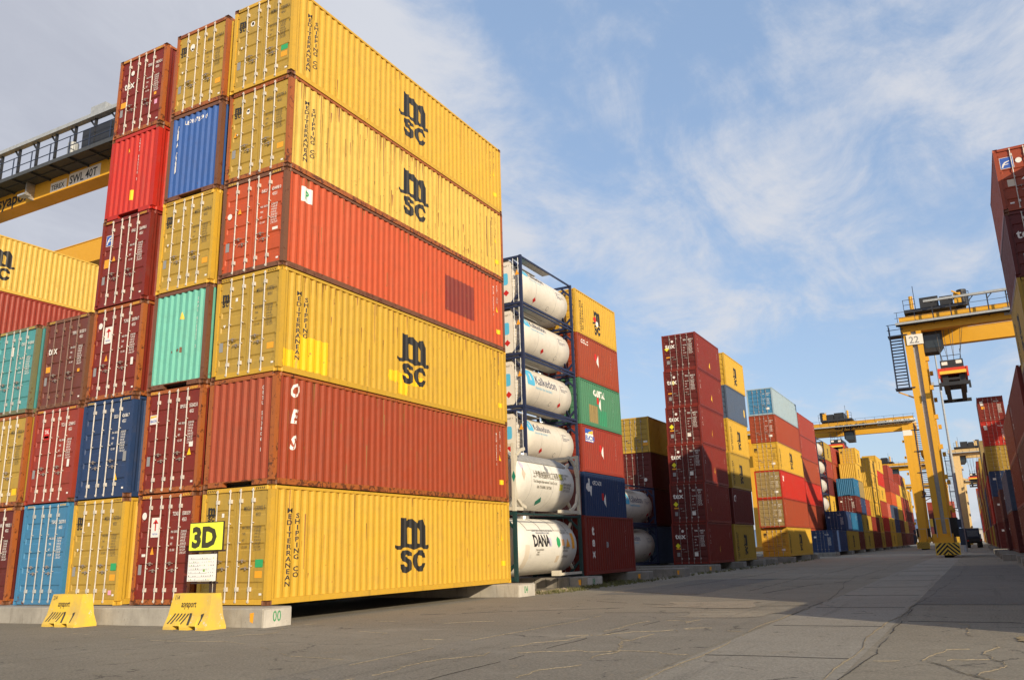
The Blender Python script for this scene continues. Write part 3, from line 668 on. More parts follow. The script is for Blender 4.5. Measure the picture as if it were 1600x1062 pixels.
def kalk(label, x, y, z, big=False, v=0.12, dia=3.9):
    t, r, zc = tank(label, x, y, z, M_navyf, 'navy')
    s = 0.40 if big else 0.30
    tank_wrap(t, 'logo', rrect2d(s*2.0, s*2.2, 0.1), 0.55, v-s*0.5, r, zc, M_cyan)
    k = join2d(*[([(-0.06, -0.3), (0.02, -0.3), (0.08, 0), (0.02, 0.3), (-0.06, 0.3), (0.0, 0)], [(0, 1, 2, 3, 4, 5)]), ([(0.22, -0.3), (0.14, -0.3), (0.08, 0), (0.14, 0.3), (0.22, 0.3), (0.16, 0)], [(0, 1, 2, 3, 4, 5)])])
    tank_wrap(t, 'logo', xf(k, 0, 0, s*1.6, s*1.6), 0.55+s*0.86, v+s*0.6, r, zc, M_white, off=0.012)
    tank_wrap(t, 'lettering', text2d('Kalkedon', s*1.25, 0.1, 0.93), 0.60+s*2.05, v-0.05, r, zc, M_bluedk)
    tank_wrap(t, 'lettering', text2d('beyond the borders', s*0.36, 0.0, 1.15), 0.62+s*2.05, v-0.05-s*0.62, r, zc, M_cyan)
    tank_wrap(t, 'hazard_diamond', diamond2d(0.16), dia, -0.62, r, zc, M_redm)
    tank_wrap(t, 'sticker', xf(join2d(disc2d(0.13)), 0, 0), dia-1.0 if dia > 3 else dia+1.6, -0.70, r, zc, M_greyw); tank_wrap(t, 'sticker', disc2d(0.10), dia-1.0 if dia > 3 else dia+1.6, -0.70, r, zc, M_cream, off=0.010)
    tank_wrap(t, 'lettering', text2d('KTKU 300412 5\n22T6\nMAX GROSS 36.000 KG\nTARE 3.720 KG', 0.075, 0.1, 0.8), 4.35, 0.42, r, zc, M_bluedk)
    return t
M_bluedk = decal('dark_blue_lettering', (0.03, 0.05, 0.12), 0.15)
t, r, zc = tank('white tank with dark green frame and black DANA lettering, bottom tier', 0, 12.65, Z0, M_greenf, 'green')
tank_wrap(t, 'lettering', text2d('DANA', 0.46, 0.9, 0.80), 1.62, 0.0, r, zc, M_black)
tank_wrap(t, 'lettering', text2d('LIQUID BULK LOGISTICS AND SERVICE\n         NON HAZARDOUS ONLY', 0.085, 0.1, 0.9), 1.75, 0.60, r, zc, M_bluedk)
tank_wrap(t, 'lettering', text2d('DANA LIQUID BULK\n     TANKS\n    PHONE', 0.07, 0.1, 0.8), 1.8, -0.18, r, zc, M_dkgrey)
tank_wrap(t, 'lettering', text2d('DBLU 240175 1  22T6\n\n\n\n\nTARE 3.760 KG\nCAP 24.000 L\n\nLAST CARGO', 0.095, 0.2, 0.7), 4.25, 0.50, r, zc, M_dkgrey)
tank_wrap(t, 'hazard_diamond', ([(0, -0.24), (0.18, -0.12), (0.18, 0.12), (0, 0.24), (-0.16, 0.1), (-0.16, -0.1)], [(0, 1, 2, 3, 4, 5)]), 3.85, 0.15, r, zc, M_green)
tank_wrap(t, 'warning_triangle', tri2d(0.42, 0.36), 4.55, -0.05, r, zc, M_orange); tank_wrap(t, 'sticker', rect2d(0.26, 0.66), 5.15, -0.12, r, zc, M_orange); tank_wrap(t, 'sticker', rect2d(0.24, 0.26), 4.18, 0.0, r, zc, decal('pale_orange', (0.8, 0.4, 0.2)))
M_tape = decal('beige_tape', (0.66, 0.55, 0.42), 0.2)
tank_wrap(t, 'sticker', rect2d(0.26, 0.30), 3.75, -0.70, r, zc, M_tape); tank_wrap(t, 'sticker', rect2d(0.36, 1.0), 0.9, -0.95, r, zc, decal('pale_tape', (0.74, 0.66, 0.54), 0.1)); tank_wrap(t, 'sticker', rect2d(0.26, 0.34), 2.95, -0.02, r, zc, decal('lilac_label', (0.6, 0.56, 0.68)))
t, r, zc = tank('white tank in off white frame with grey top and Chinese lettering', 0, 12.65, Z0+2.6, M_whitef, 'white')
tank_wrap(t, 'lettering', text2d('上海鼎纳国际化工有限公司', 0.24, 0.25, 0.72), 1.75, 0.12, r, zc, M_dkgrey)
tank_wrap(t, 'lettering', text2d('Tian Shanghai International Trade Co.,Ltd', 0.12, 0.1, 0.78), 1.75, -0.10, r, zc, M_dkgrey); tank_wrap(t, 'lettering', text2d('(86) 755-8088 2 5877266', 0.12, 0.1, 0.78), 2.1, -0.32, r, zc, M_dkgrey)
tank_wrap(t, 'lettering', text2d('TIFU 157209 0\n    22K2\n\nMGW 36.000 KGS\nTARE 4.190 KGS\nCAP 21.000 LTS', 0.10, 0.2, 0.72), 4.55, 0.30, r, zc, M_dkgrey)
for yy in (0.12, -0.32): tank_wrap(t, 'sticker', rect2d(0.30, 0.26), 4.2, yy, r, zc, decal('lime_label', (0.75, 0.70, 0.06)))
for yy, vv, mm in ((0.95, 0.18, M_tape), (3.15, 0.52, M_plate), (0.95, 0.55, decal('lilac_label', (0.6, 0.56, 0.68)))): tank_wrap(t, 'sticker', ([(-0.16, 0), (0, -0.26), (0.16, 0), (0, 0.26)], [(0, 1, 2, 3)]), yy, vv, r, zc, mm)
M_dgreen = decal('dark_green_diamond', (0.01, 0.20, 0.13), 0.1)
tank_wrap(t, 'hazard_diamond', diamond2d(0.24), 2.75, -0.92, r, zc, M_dgreen)
mobj('hazard_diamond', place2d('hazard_diamond', diamond2d(0.22), lambda a, b: (1.19+a*0.4, -0.004, 1.30+b)), M_dgreen, t)
W_ = 'navy framed cream tank with blue logo, '
for i, (lab, big, v, dia) in enumerate(((W_+'lowest of four above the white tanks', False, 0.42, 2.0), (W_+'largest lettering facing sideways, second of four', True, 0.15, 4.35), (W_+'third of the four navy framed tanks', False, 0.50, 2.6), (W_+'topmost of the four by the corner stack', False, 0.58, 1.9))):
    kalk(lab, -2.91, 19.25, Z0+(i+2)*2.6, big, v, dia)
for l in (0, 1): container('plain dark container hidden behind the white tanks, %s tier' % TIER[l], -2.91, 19.25, Z0+l*2.6, L20, ST, 'brown', lod=1)
# column of boxes right of the tanks
BX = 'column right of the tank containers'
c = container('dark red container standing forward at the foot of the '+BX, 0, 19.05, Z0, L20, ST, 'red', lod=1)
mark_side(c, 'lettering', text2d('tex', 0.42, 0.9, 0.8, True, lead=1.2), 0.95, 1.75, M_white, L20); mark_side(c, 'lettering', text2d('TEMU 283140 7', 0.07, 0.2, 0.8, True, lead=1.3), 4.95, 2.1, M_white, L20); mark_side(c, 'logo', disc2d(0.14), 2.55, 1.3, M_plate, L20)
c = container('plain brown container hidden at the foot of the '+BX, -2.91, 25.75, Z0, L20, ST, 'brown', lod=1)
def whiteblob(c, v=1.45):
    mark_side(c, 'logo', disc2d(0.2), 2.6, v+0.15, M_redm, L20); mark_side(c, 'logo', ([(0, 0), (0.22, -0.35), (0.3, 0.1), (0.18, 0.42)], [(0, 1, 2, 3)]), 2.75, v-0.1, M_white, L20, off=0.008)
def sidetxt(c, L=L20, H=ST, u=4.95): mark_side(c, 'lettering', text2d('BSIU 235187 2', 0.07, 0.2, 0.8, True, lead=1.3), u, H-0.5, M_white, L); mark_side(c, 'lettering', text2d('22G1', 0.07, 0.2, 0.8, True, lead=1.3), u+0.25, H-0.5, M_white, L)
c = container('dark blue container with white swan emblem, second tier of the '+BX, -2.91, 25.75, Z0+2.6, L20, ST, 'navy', lod=1)
c2 = [(0.0, 0.2), (0.1, 0.05), (0.3, 0.0), (0.5, 0.05), (0.62, -0.25), (0.66, 0.05), (0.75, 0.35), (0.6, 0.3), (0.5, 0.35), (0.45, 0.7), (0.3, 0.72), (0.33, 0.45), (0.2, 0.5), (0.05, 0.42)]
mark_side(c, 'logo', poly2d(c2), 0.35, 1.55, M_white, L20); mark_side(c, 'lettering', text2d('CRONOS', 0.24, 0.5, 0.95), 1.2, 1.95, M_white, L20); whiteblob(c, 1.2); sidetxt(c)
c = container('red container with blue and white emblem, third tier of the '+BX, -2.91, 25.75, Z0+5.2, L20, ST, 'brick', lod=1)
mark_side(c, 'logo', rect2d(1.1, 0.72), 0.55, 1.68, M_bluem, L20); mark_side(c, 'logo', rect2d(1.0, 0.42), 0.6, 1.72, M_white, L20, off=0.008); mark_side(c, 'logo', poly2d([(0, 0), (0.6, 0), (0.6, 0.2), (0, 0.06)]), 0.95, 2.15, M_hazy, L20, off=0.008)
mark_side(c, 'lettering', text2d('BEACON', 0.26, 0.8, 0.8), 0.62, 1.78, M_bluem, L20, off=0.011); whiteblob(c, 1.3); sidetxt(c)
c = container('green container with repainted dark square, fourth tier of the '+BX, -2.91, 25.75, Z0+7.8, L20, ST, 'green', lod=1)
mark_side(c, 'lettering', text2d('CAPITAL', 0.36, 1.0, 0.85), 2.0, 1.85, M_white, L20); whiteblob(c, 1.45); sidetxt(c); mark_side(c, 'paint_patch', rect2d(1.3, 1.0), 1.25, 0.25, P_('olive'), L20, off=0.003); mark_side(c, 'paint_patch', rect2d(1.1, 0.9), 2.7, 0.2, paint('bright_green', (0.04, 0.26, 0.13)), L20, off=0.003)
c = container('red brown container with white top lettering, fifth tier of the '+BX, -2.91, 25.75, Z0+10.4, L20, ST, 'redbrown', lod=1)
mark_side(c, 'lettering', text2d('C C L C', 0.22, 0.7, 0.9), 0.6, 2.1, M_white, L20); whiteblob(c); sidetxt(c)
c = container('yellow container with logo and red mark, top of the '+BX, -2.91, 25.75, Z0+13.0, L20, ST, 'yellow', lod=1)
msc_marks(c, L20, ST, door=True, lod=1); mark_side(c, 'logo', disc2d(0.19), 2.75, 1.35, M_redm, L20, off=0.009); mark_side(c, 'logo', disc2d(0.18), 3.05, 1.12, M_white, L20, off=0.009)
# gap behind: yellow, maroon and two tanks in shade
c = container('mustard container with door lightened for sun in the gap, topmost behind the tanks', -4.6, 41.6, Z0+7.8, L20, ST, 'yellow', lod=1, doorc='yellow_door'); msc_marks(c, L20, ST, side=False, door=False, lod=1)  # door colour lightened in place of sunlight that doesn't reach this box
mark_side(c, 'lettering', text2d('MEDITERRANEAN', 0.128, 0.75, 0.95, True, lead=1.2), 2.2, ST-0.5, M_black, L20); notice(c, rect2d(0.3, 0.12), 0.72, 0.72, M_white); notice(c, rect2d(0.4, 0.2), 0.68, 0.5, M_orange)
c = container('dark maroon container below the mustard one in the gap', -4.6, 41.6, Z0+5.2, L20, ST, 'maroon', lod=1); notice(c, disc2d(0.13), 0.7, 0.65, M_white)
kalk('cream tank half in sun in the gap, upper of two', -4.3, 35.0, Z0+2.6, True, 0.2, 5.0); kalk('shaded cream tank in the gap, lower of two', -4.3, 35.0, Z0, False, 0.35, 5.0)
for l in range(3):
    for xx, yy, nm in ((-4.6, 41.6, 'first'), (-8.75, 45.1, 'second'), (-8.75, 51.5, 'third')): container('dark container closing the %s gap behind the tanks, %s tier' % (nm, TIER[l]), xx, yy, Z0+l*2.6, L20, ST, ('slate', 'maroon', 'brown')[l], lod=2) if not (nm == 'first' and l == 2) else None
for l in range(4):
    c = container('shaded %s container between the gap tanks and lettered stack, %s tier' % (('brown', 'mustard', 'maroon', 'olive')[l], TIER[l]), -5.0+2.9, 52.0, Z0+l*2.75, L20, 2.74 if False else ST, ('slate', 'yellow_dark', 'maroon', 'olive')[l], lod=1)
# ================================================================== lettered maroon stack and the rows beyond
TX = 'stack of dark red lettered boxes'
for l in range(6):
    yl = 0.25+0.18*l
    c = container('dark red container with white door lettering, %s tier of the %s' % (TIER[l] if l < 5 else 'top', TX), 0, 38.25+yl, Z0+l*2.6, L20, ST, 'red', lod=1, doorc='maroon')
    mark_front(c, 'lettering', text2d('tex', 0.36, 0.5, 1.05), -1.0, 1.62, M_white, y=0.030, key='texs'); notice(c, diamond2d(0.17), (-0.85, -0.85, -0.82, -0.85, -0.55, -0.9)[l], (1.18, 1.25, 1.25, 1.25, 1.72, 1.6)[l], decal('lime_diamond', (0.80, 0.72, 0.02)))
    notice(c, rect2d(0.3, 0.08), -0.98, 0.95, M_orange); notice(c, disc2d(0.09), -0.48, 2.1, M_white); notice(c, rect2d(0.2, 0.25), -0.95, 0.5, M_plate, 'data_plate')
    mark_front(c, 'lettering', join2d(xf(text2d('TEMU', 0.11, 0.3, 0.6), 0.3, 2.05), xf(text2d('280452 4\n  22G1', 0.11, 0.3, 0.6), 0.66, 2.05), xf(text2d("MAX GROSS\n\nTARE\n\nNET\n\nCU CAP", 0.07, 0.25, 0.6), 0.28, 1.7), xf(text2d(DATA_NUM, 0.07, 0.25, 0.6), 0.66, 1.75)), 0, 0, M_white, key='texid', y=0.032)
    if l < 4: notice(c, rect2d(0.24, 0.26), 0.22, 0.5, M_white)
    mark_side(c, 'lettering', text2d('tex', 0.30, 0.9, 0.8, True, lead=1.2), 0.55, 2.0, M_white, L20, key='texside'); mark_side(c, 'lettering', text2d('TEMU', 0.08, 0.3, 0.8, True, lead=1.2), 0.6, 0.85, M_white, L20, key='texs2')
    mark_side(c, 'logo', ([(0, 0), (0.15, -0.25), (0.2, 0.1), (0.08, 0.35)], [(0, 1, 2, 3)]), 2.6-(l == 1)*1.6+(l > 3)*0.5, 0.8-(l == 5)*0.2, M_hazy, L20); mark_side(c, 'lettering', text2d('22G1', 0.08, 0.3, 0.8, True, lead=1.2), 5.4, 1.9, M_white, L20, key='tx3')
Y2 = 'column touching the lettered boxes'
for l, (col, what) in enumerate((('yellow_dark', 'shaded mustard container with logo'), ('maroon', 'shaded crimson container'), ('yellow_dark', 'yellow container with logo, darkened for shade'), ('yellow', 'sunlit yellow container with logo'), ('slate', 'blue grey container'), ('yellow', 'pale yellow container with large logo'))):  # shaded yellow tiers take a darker copy of the sunlit yellow
    c = container('%s, %s tier of the %s' % (what, TIER[l] if l < 5 else 'top', Y2), 0, 45.3+0.33*l, Z0+l*2.6, L20, ST, col, lod=1)
    if 'logo' in what: msc_marks(c, L20, ST, door=False, lod=1 if l != 5 else 2)
    if l == 1: mark_side(c, 'lettering', text2d('OY', 0.5, 0.6, 0.6), 0.6, 1.6, M_white, L20)
    if l == 4: sidetxt(c); mark_side(c, 'sticker', ([(0, 0), (0.2, -0.3), (0.3, 0.2), (0.1, 0.45)], [(0, 1, 2, 3)]), 5.2, 0.9, M_hazy, L20)
for l, col in enumerate(('orangered', 'navy', 'yellow', 'yellow_pale', 'green')):
    container('%s container glimpsed behind the %s, %s tier' % (('orange red', 'navy', 'yellow', 'pale yellow', 'green')[l], Y2, TIER[l]), -3.2, 59.0, Z0+l*2.6, L20, ST, col, lod=1)
Cn = 'six high stack with pale blue top'
for l, (col, dc, what) in enumerate((('yellow', 'yellow', 'yellow container with logo'), ('redbrown', 'olive', 'red brown container with olive door'), ('brightred', 'olive', 'bright red container with brownish door'), ('yellow', 'yellow', 'sunlit yellow container with logo'), ('redbrown', 'redbrown', 'dull red container'), ('paleblue', 'skyblue', 'pale blue container with blue door'))):
    c = container('%s, %s tier of the %s' % (what, TIER[l] if l < 5 else 'top', Cn), 0, 64.3+(0.3 if l == 0 else -0.1), Z0+l*2.6, L40, ST, col, lod=1, doorc=dc)
    if 'logo' in what: msc_marks(c, L40, ST, door=True, lod=1)
    else: sidetxt(c, L40, u=11.3); mark_side(c, 'lettering', text2d('CAIU 8820', 0.10, 0.2, 0.8, True, lead=1.3), 0.5, 2.1, M_white, L40, key='cai')
    if l == 2: mark_side(c, 'lettering', text2d('OY', 0.55, 0.6, 0.6), 0.7, 1.6, M_white, L40)
    notice(c, rect2d(0.32, 0.2), 0.5, 0.5, M_white); id_marks(c, ST, 'CAIU 882015 4', M_white if 'logo' not in what else M_dkgrey, full=True)
def simple(label, x, y, z, L, H, col, lod=2, logo=False, front='door', doorc=None):
    c = container(label, x, y, z, L, H, col, lod=lod, front=front, doorc=doorc)
    if logo: msc_marks(c, L, H, door=(front == 'door'), lod=2)
    elif L > 8 or col not in ('yellow', 'yellow_pale', 'yellow_dark', 'olive'):
        mark_side(c, 'lettering', text2d('CAIU 88', 0.14, 0.4, 0.8, True, lead=1.3), 0.5, H-0.5, M_white, L, key=('far', H)); mark_side(c, 'lettering', text2d('4020', 0.14, 0.4, 0.8, True, lead=1.3), L-0.7, H-0.5, M_white, L, key=('far2', H))
    if lod == 2 and front == 'door' and not logo and not col.startswith('yellow'): mark_front(c, 'lettering', join2d(xf(text2d('TCLU 882', 0.14, 0.4, 0.6), 0.28, H-0.6), xf(text2d(DATA_NUM, 0.09, 0.3, 0.6), 0.6, H-0.95), xf(rect2d(0.3, 0.2), -0.95, H-0.9)), 0, 0, M_white, key=('fard', H), y=0.03)
    return c
Dn = 'red stack behind the pale blue topped stack'
for l, col in enumerate(('redbrown', 'redbrown', 'brightred', 'redbrown', 'brick', 'brick')):
    simple('%s container, %s tier of the %s' % ({'redbrown': 'red brown', 'brightred': 'bright red', 'brick': 'brick red'}[col], TIER[l] if l < 5 else 'top', Dn), -2.91, 94.2, Z0+l*2.91, L40, HC, col)
for l in range(5):
    kalk('cream tank far down the row, %s of five stacked together' % ('lowest', 'second', 'third', 'fourth', 'topmost')[l], -2.91, 107.0+(0.0), Z0+l*2.6+2.6, True, 0.9, 3.0)
simple('brown container under the five far tanks', -2.91, 107.0, Z0, L20, ST, 'brown')
En = 'narrow column just past the five far tanks'
for l, (col, nm) in enumerate((('redbrown', 'red brown'), ('orangered', 'orange red'), ('yellow', 'yellow'), ('maroon', 'maroon'), ('brick', 'brick red'), ('yellow_dark', 'mustard'))):
    simple('%s container, %s tier of the %s' % (nm, TIER[l] if l < 5 else 'top', En), -2.91, 113.6, Z0+l*2.6, L20, ST, col, logo=col.startswith('yellow'))
Fn = 'red column beyond the far tanks'
for l in range(6): simple('%s container with white lettering, %s tier of the %s' % (('red brown', 'brick red')[l % 2], TIER[l] if l < 5 else 'top', Fn), -2.91, 120.2, Z0+l*2.6, L40, ST, ('redbrown', 'brick')[l % 2])
# long row in column nearest the road, far part: (tier, y, length, colour, front, logo, description)
ROW = [
 (0, 91.3, 40, 'navy', 'door', 0), (0, 104.2, 40, 'yellow_dark', 'nose', 1), (0, 117.0, 20, 'maroon', 'door', 0), (0, 123.4, 40, 'yellow_dark', 'nose', 1), (0, 136.2, 40, 'maroon', 'door', 0), (0, 149.0, 20, 'yellow_dark', 'door', 1), (0, 155.5, 40, 'red', 'door', 0), (0, 168.3, 40, 'yellow', 'door', 1), (0, 181.0, 40, 'yellow_dark', 'door', 0), (0, 194.0, 40, 'maroon', 'door', 0), (0, 207, 40, 'red', 'door', 0), (0, 220, 40, 'maroon', 'door', 0), (0, 233, 40, 'brown', 'door', 0),
 (1, 104.0, 20, 'navy', 'door', 0), (1, 110.3, 20, 'tealblue', 'nose', 0), (1, 116.6, 20, 'tealblue', 'nose', 0), (1, 123.4, 40, 'yellow_dark', 'nose', 1), (1, 136.2, 40, 'red', 'door', 0), (1, 149.0, 20, 'yellow', 'door', 1), (1, 155.5, 40, 'brightred', 'door', 0), (1, 168.3, 40, 'yellow', 'door', 1), (1, 181.0, 40, 'navy', 'door', 0), (1, 194.0, 40, 'maroon', 'door', 0), (1, 207, 40, 'yellow', 'door', 0), (1, 220, 40, 'red', 'door', 0), (1, 233, 40, 'brick', 'door', 0),
 (2, 118.0, 20, 'maroon', 'door', 0), (2, 124.3, 20, 'navy', 'door', 0), (2, 130.6, 20, 'brick', 'door', 0), (2, 141.8, 40, 'yellow', 'door', 1), (2, 155.5, 40, 'brick', 'door', 0), (2, 168.3, 20, 'salmon', 'nose', 0), (2, 181.0, 40, 'slate', 'door', 0), (2, 194.0, 40, 'yellow', 'door', 0), (2, 207, 40, 'brick', 'door', 0), (2, 220, 40, 'maroon', 'door', 0), (2, 233, 40, 'red', 'door', 0),
 (3, 118.2, 20, 'tealblue', 'nose', 0), (3, 124.6, 20, 'olive', 'door', 0), (3, 142.2, 40, 'yellow', 'nose', 1), (3, 155.5, 40, 'yellow', 'door', 1), (3, 181.0, 40, 'orangered', 'door', 0), (3, 194.0, 40, 'yellow', 'door', 0), (3, 207, 40, 'brick', 'door', 0), (3, 220, 40, 'red', 'door', 0), (3, 233, 40, 'yellow', 'door', 0),
 (4, 123.4, 20, 'yellow', 'nose', 1), (4, 143.4, 40, 'yellow', 'nose', 1), (4, 156.4, 40, 'brightred', 'door', 0), (4, 181.1, 40, 'brick', 'door', 0), (4, 194.0, 40, 'brick', 'door', 0), (4, 207, 40, 'yellow', 'door', 0), (4, 220, 40, 'yellow', 'door', 0), (4, 233, 40, 'yellow', 'door', 0),
 (5, 125.4, 20, 'yellow', 'door', 1), (5, 144.1, 40, 'yellow', 'door', 1), (5, 157.2, 40, 'yellow', 'door', 1), (5, 181.2, 40, 'brick', 'door', 0), (5, 210, 40, 'brick', 'door', 0), (5, 224, 20, 'yellow', 'door', 0)]
CN = {'navy': 'navy', 'yellow_dark': 'mustard', 'maroon': 'maroon', 'red': 'dark red', 'yellow': 'yellow', 'brown': 'brown', 'tealblue': 'bright blue', 'brightred': 'bright red', 'brick': 'brick red', 'salmon': 'salmon pink', 'slate': 'blue grey', 'olive': 'olive', 'orangered': 'orange red', 'yellow_pale': 'pale yellow'}
cnt = {}
for l, y, ln, col, fr, lg in ROW: cnt[(l, col)] = cnt.get((l, col), 0)+1
ordn = ['nearest', 'second nearest', 'third nearest', 'fourth nearest', 'fifth nearest', 'sixth nearest', 'seventh nearest', 'eighth nearest']; seen = {}
for l, y, ln, col, fr, lg in ROW:
    k = seen[(l, col)] = seen.get((l, col), 0)+1
    q = (ordn[k-1]+' ') if cnt[(l, col)] > 1 else ''
    tl = TIER[l] if l < 5 else 'top'
    hh = HC if (y > 150 and l > 0) else ST
    pit = 2.6 if y < 154 else 2.85
    simple('%s%s container in the %s tier of the far left row' % (q, CN[col], tl), 0 if y < 230 else 0, y, Z0+l*pit, L40 if ln == 40 else L20, ST if pit == 2.6 else 2.84, col, lod=2 if y < 150 else 3, logo=bool(lg), front=fr)
# ================================================================== right row
RN = 'tall stack at the right edge'
c = container('dark red container with blue and white emblem, top of the '+RN, 18.0+2*HW, 19.1, Z0+13.0, L20, ST, 'redbrown', lod=0, hazc=False); florens(c, -1.05, 1.75, 0.46); notice(c, disc2d(0.11), -0.42, 2.0, M_white); notice(c, rect2d(0.24, 0.28), -0.92, 1.0, M_tape, 'data_plate'); notice(c, rect2d(0.14, 0.06), -0.95, 0.3, M_white); notice(c, tri2d(0.4, 0.2), -0.45, 1.2, M_white)
c = container('maroon container with large white lettering, fifth tier of the '+RN, 18.0+2*HW, 19.1, Z0+10.4, L20, ST, 'maroon', lod=0, hazc=False); tex(c, -0.95, 1.5, 0.36); notice(c, rect2d(0.2, 0.3), -0.85, 0.6, M_plate, 'data_plate')
c = container('mustard container with black logo, fourth tier of the '+RN, 18.0+2*HW, 19.1, Z0+7.8, L20, ST, 'yellow_dark', lod=1); msc_marks(c, L20, ST, sidesgn=-1, lod=1)
for l, col in ((2, 'brown'), (1, 'red'), (0, 'maroon')): container('dark container, %s tier of the %s' % (TIER[l], RN), 18.0+2*HW, 19.1, Z0+l*2.6, L20, ST, col, lod=1)
# stacks of the right block that stand outside the frame; they shade the road and the far stacks
OG = 'containers just outside the right edge'
def outside(x, y, n, H, what):
    for l in range(n): container('%s, %s tier, outside the right edge' % (what, TIER[min(l, 5)]), x+2*HW, y, Z0+l*(H+0.009), L20, H, ('maroon', 'navy', 'red', 'brown', 'yellow_dark')[(l*2+int(y)) % 5], lod=3, front='nose', group=OG)
outside(18.0, -0.95, 1, ST, 'single container on the ground')
for k, (y, n, H) in enumerate(((0.65, 6, ST), (6.8, 6, ST), (12.95, 6, ST), (19.3, 5, HC), (25.8, 6, ST), (32.0, 6, ST), (38.4, 4, HC), (45, 4, HC), (51.4, 4, HC), (58, 4, ST), (64.4, 5, ST), (71, 5, ST))):
    outside(20.95, y, n, H, 'second column container in the %s rank' % ('first', 'second', 'third', 'fourth', 'fifth', 'sixth', 'seventh', 'eighth', 'ninth', 'tenth', 'eleventh', 'twelfth')[k])
for i, (x, y, n, cols, nm) in enumerate(((18.0, 28.1, 3, ('red', 'brown', 'red'), 'first long stack behind the right edge stack'), (18.0, 41.0, 3, ('brown', 'red', 'redbrown'), 'second long stack down the right row'), (17.7, 54.0, 2, ('maroon', 'slate'), 'low stack in the right row shade'))):
    for l in range(n): 
        c = simple('%s high container, %s tier of the %s' % ({'red': 'dark red', 'brown': 'brown', 'redbrown': 'red brown', 'maroon': 'maroon', 'slate': 'grey'}[cols[l]], TIER[l], nm), x+2*HW, y, Z0+l*2.905, L40, HC, cols[l], lod=1)
        mark_side(c, 'lettering', text2d('GESU 45', 0.14, 0.4, 0.8, True, lead=1.3), 1.0, 2.3, M_white, L40, -1, key='rr')
for l, col in enumerate(('maroon', 'brown')): simple('%s container, %s tier, in the dim low stack before the tall red doors' % (CN.get(col, col), TIER[l]), 17.5+2*HW, 69.5, Z0+l*2.6, L20, ST, col)
TR = 'tall stack with red doors down the right row'
for l, (col, nm) in enumerate((('maroon', 'maroon'), ('brown', 'brown'), ('navy', 'navy blue'), ('yellow_dark', 'mustard'), ('brightred', 'bright red'), ('red', 'dark red'))):
    c = simple('%s container, %s tier of the %s' % (nm, TIER[l] if l < 5 else 'top', TR), 17.22+2*HW, 84.5, Z0+l*2.6, L20, ST, col)
    if l > 3: notice(c, rect2d(0.3, 0.3), -0.9 if l == 5 else 0.7, 1.3 if l == 5 else 0.6, M_orange); notice(c, rect2d(0.3, 0.25), -1.0, 1.9, M_white)
random.seed(11)
RR = ['maroon', 'red', 'brown', 'yellow_dark', 'navy', 'brick', 'redbrown', 'olive', 'brightred', 'yellow_dark']
RL = {}
for i, (y, n) in enumerate(((91.3, 4), (104.0, 5), (117, 4), (130, 5), (143, 5), (156, 5), (169, 6), (182, 6), (195, 5), (210, 6), (230, 5), (250, 5), (270, 6))):
    for l in range(n):
        col = RR[(i*3+l*7+l*l) % len(RR)]
        if y == 169: col = ('brown', 'red', 'maroon', 'yellow', 'brightred', 'red')[l]
        nm = CN.get(col, 'red brown')
        simple('%s container, %s tier of right row stack %s' % (nm, TIER[l] if l < 5 else 'top', ('just past the tall red doors', 'two beyond the tall red doors', 'three beyond the tall red doors', 'four beyond the tall red doors', 'five beyond the tall red doors', 'six beyond the tall red doors', 'with the distant red doors', 'right after the distant red doors', 'two after the distant red doors', 'three after the distant red doors', 'fourth from the far end', 'next to last at the far end', 'last at the far end')[i] if i < 13 else ''), 17.1-(y-90)*0.0035+2*HW, y, Z0+l*2.6+(0.9 if y == 169 and l > 3 else 0)*0, L40, ST, col, lod=3)

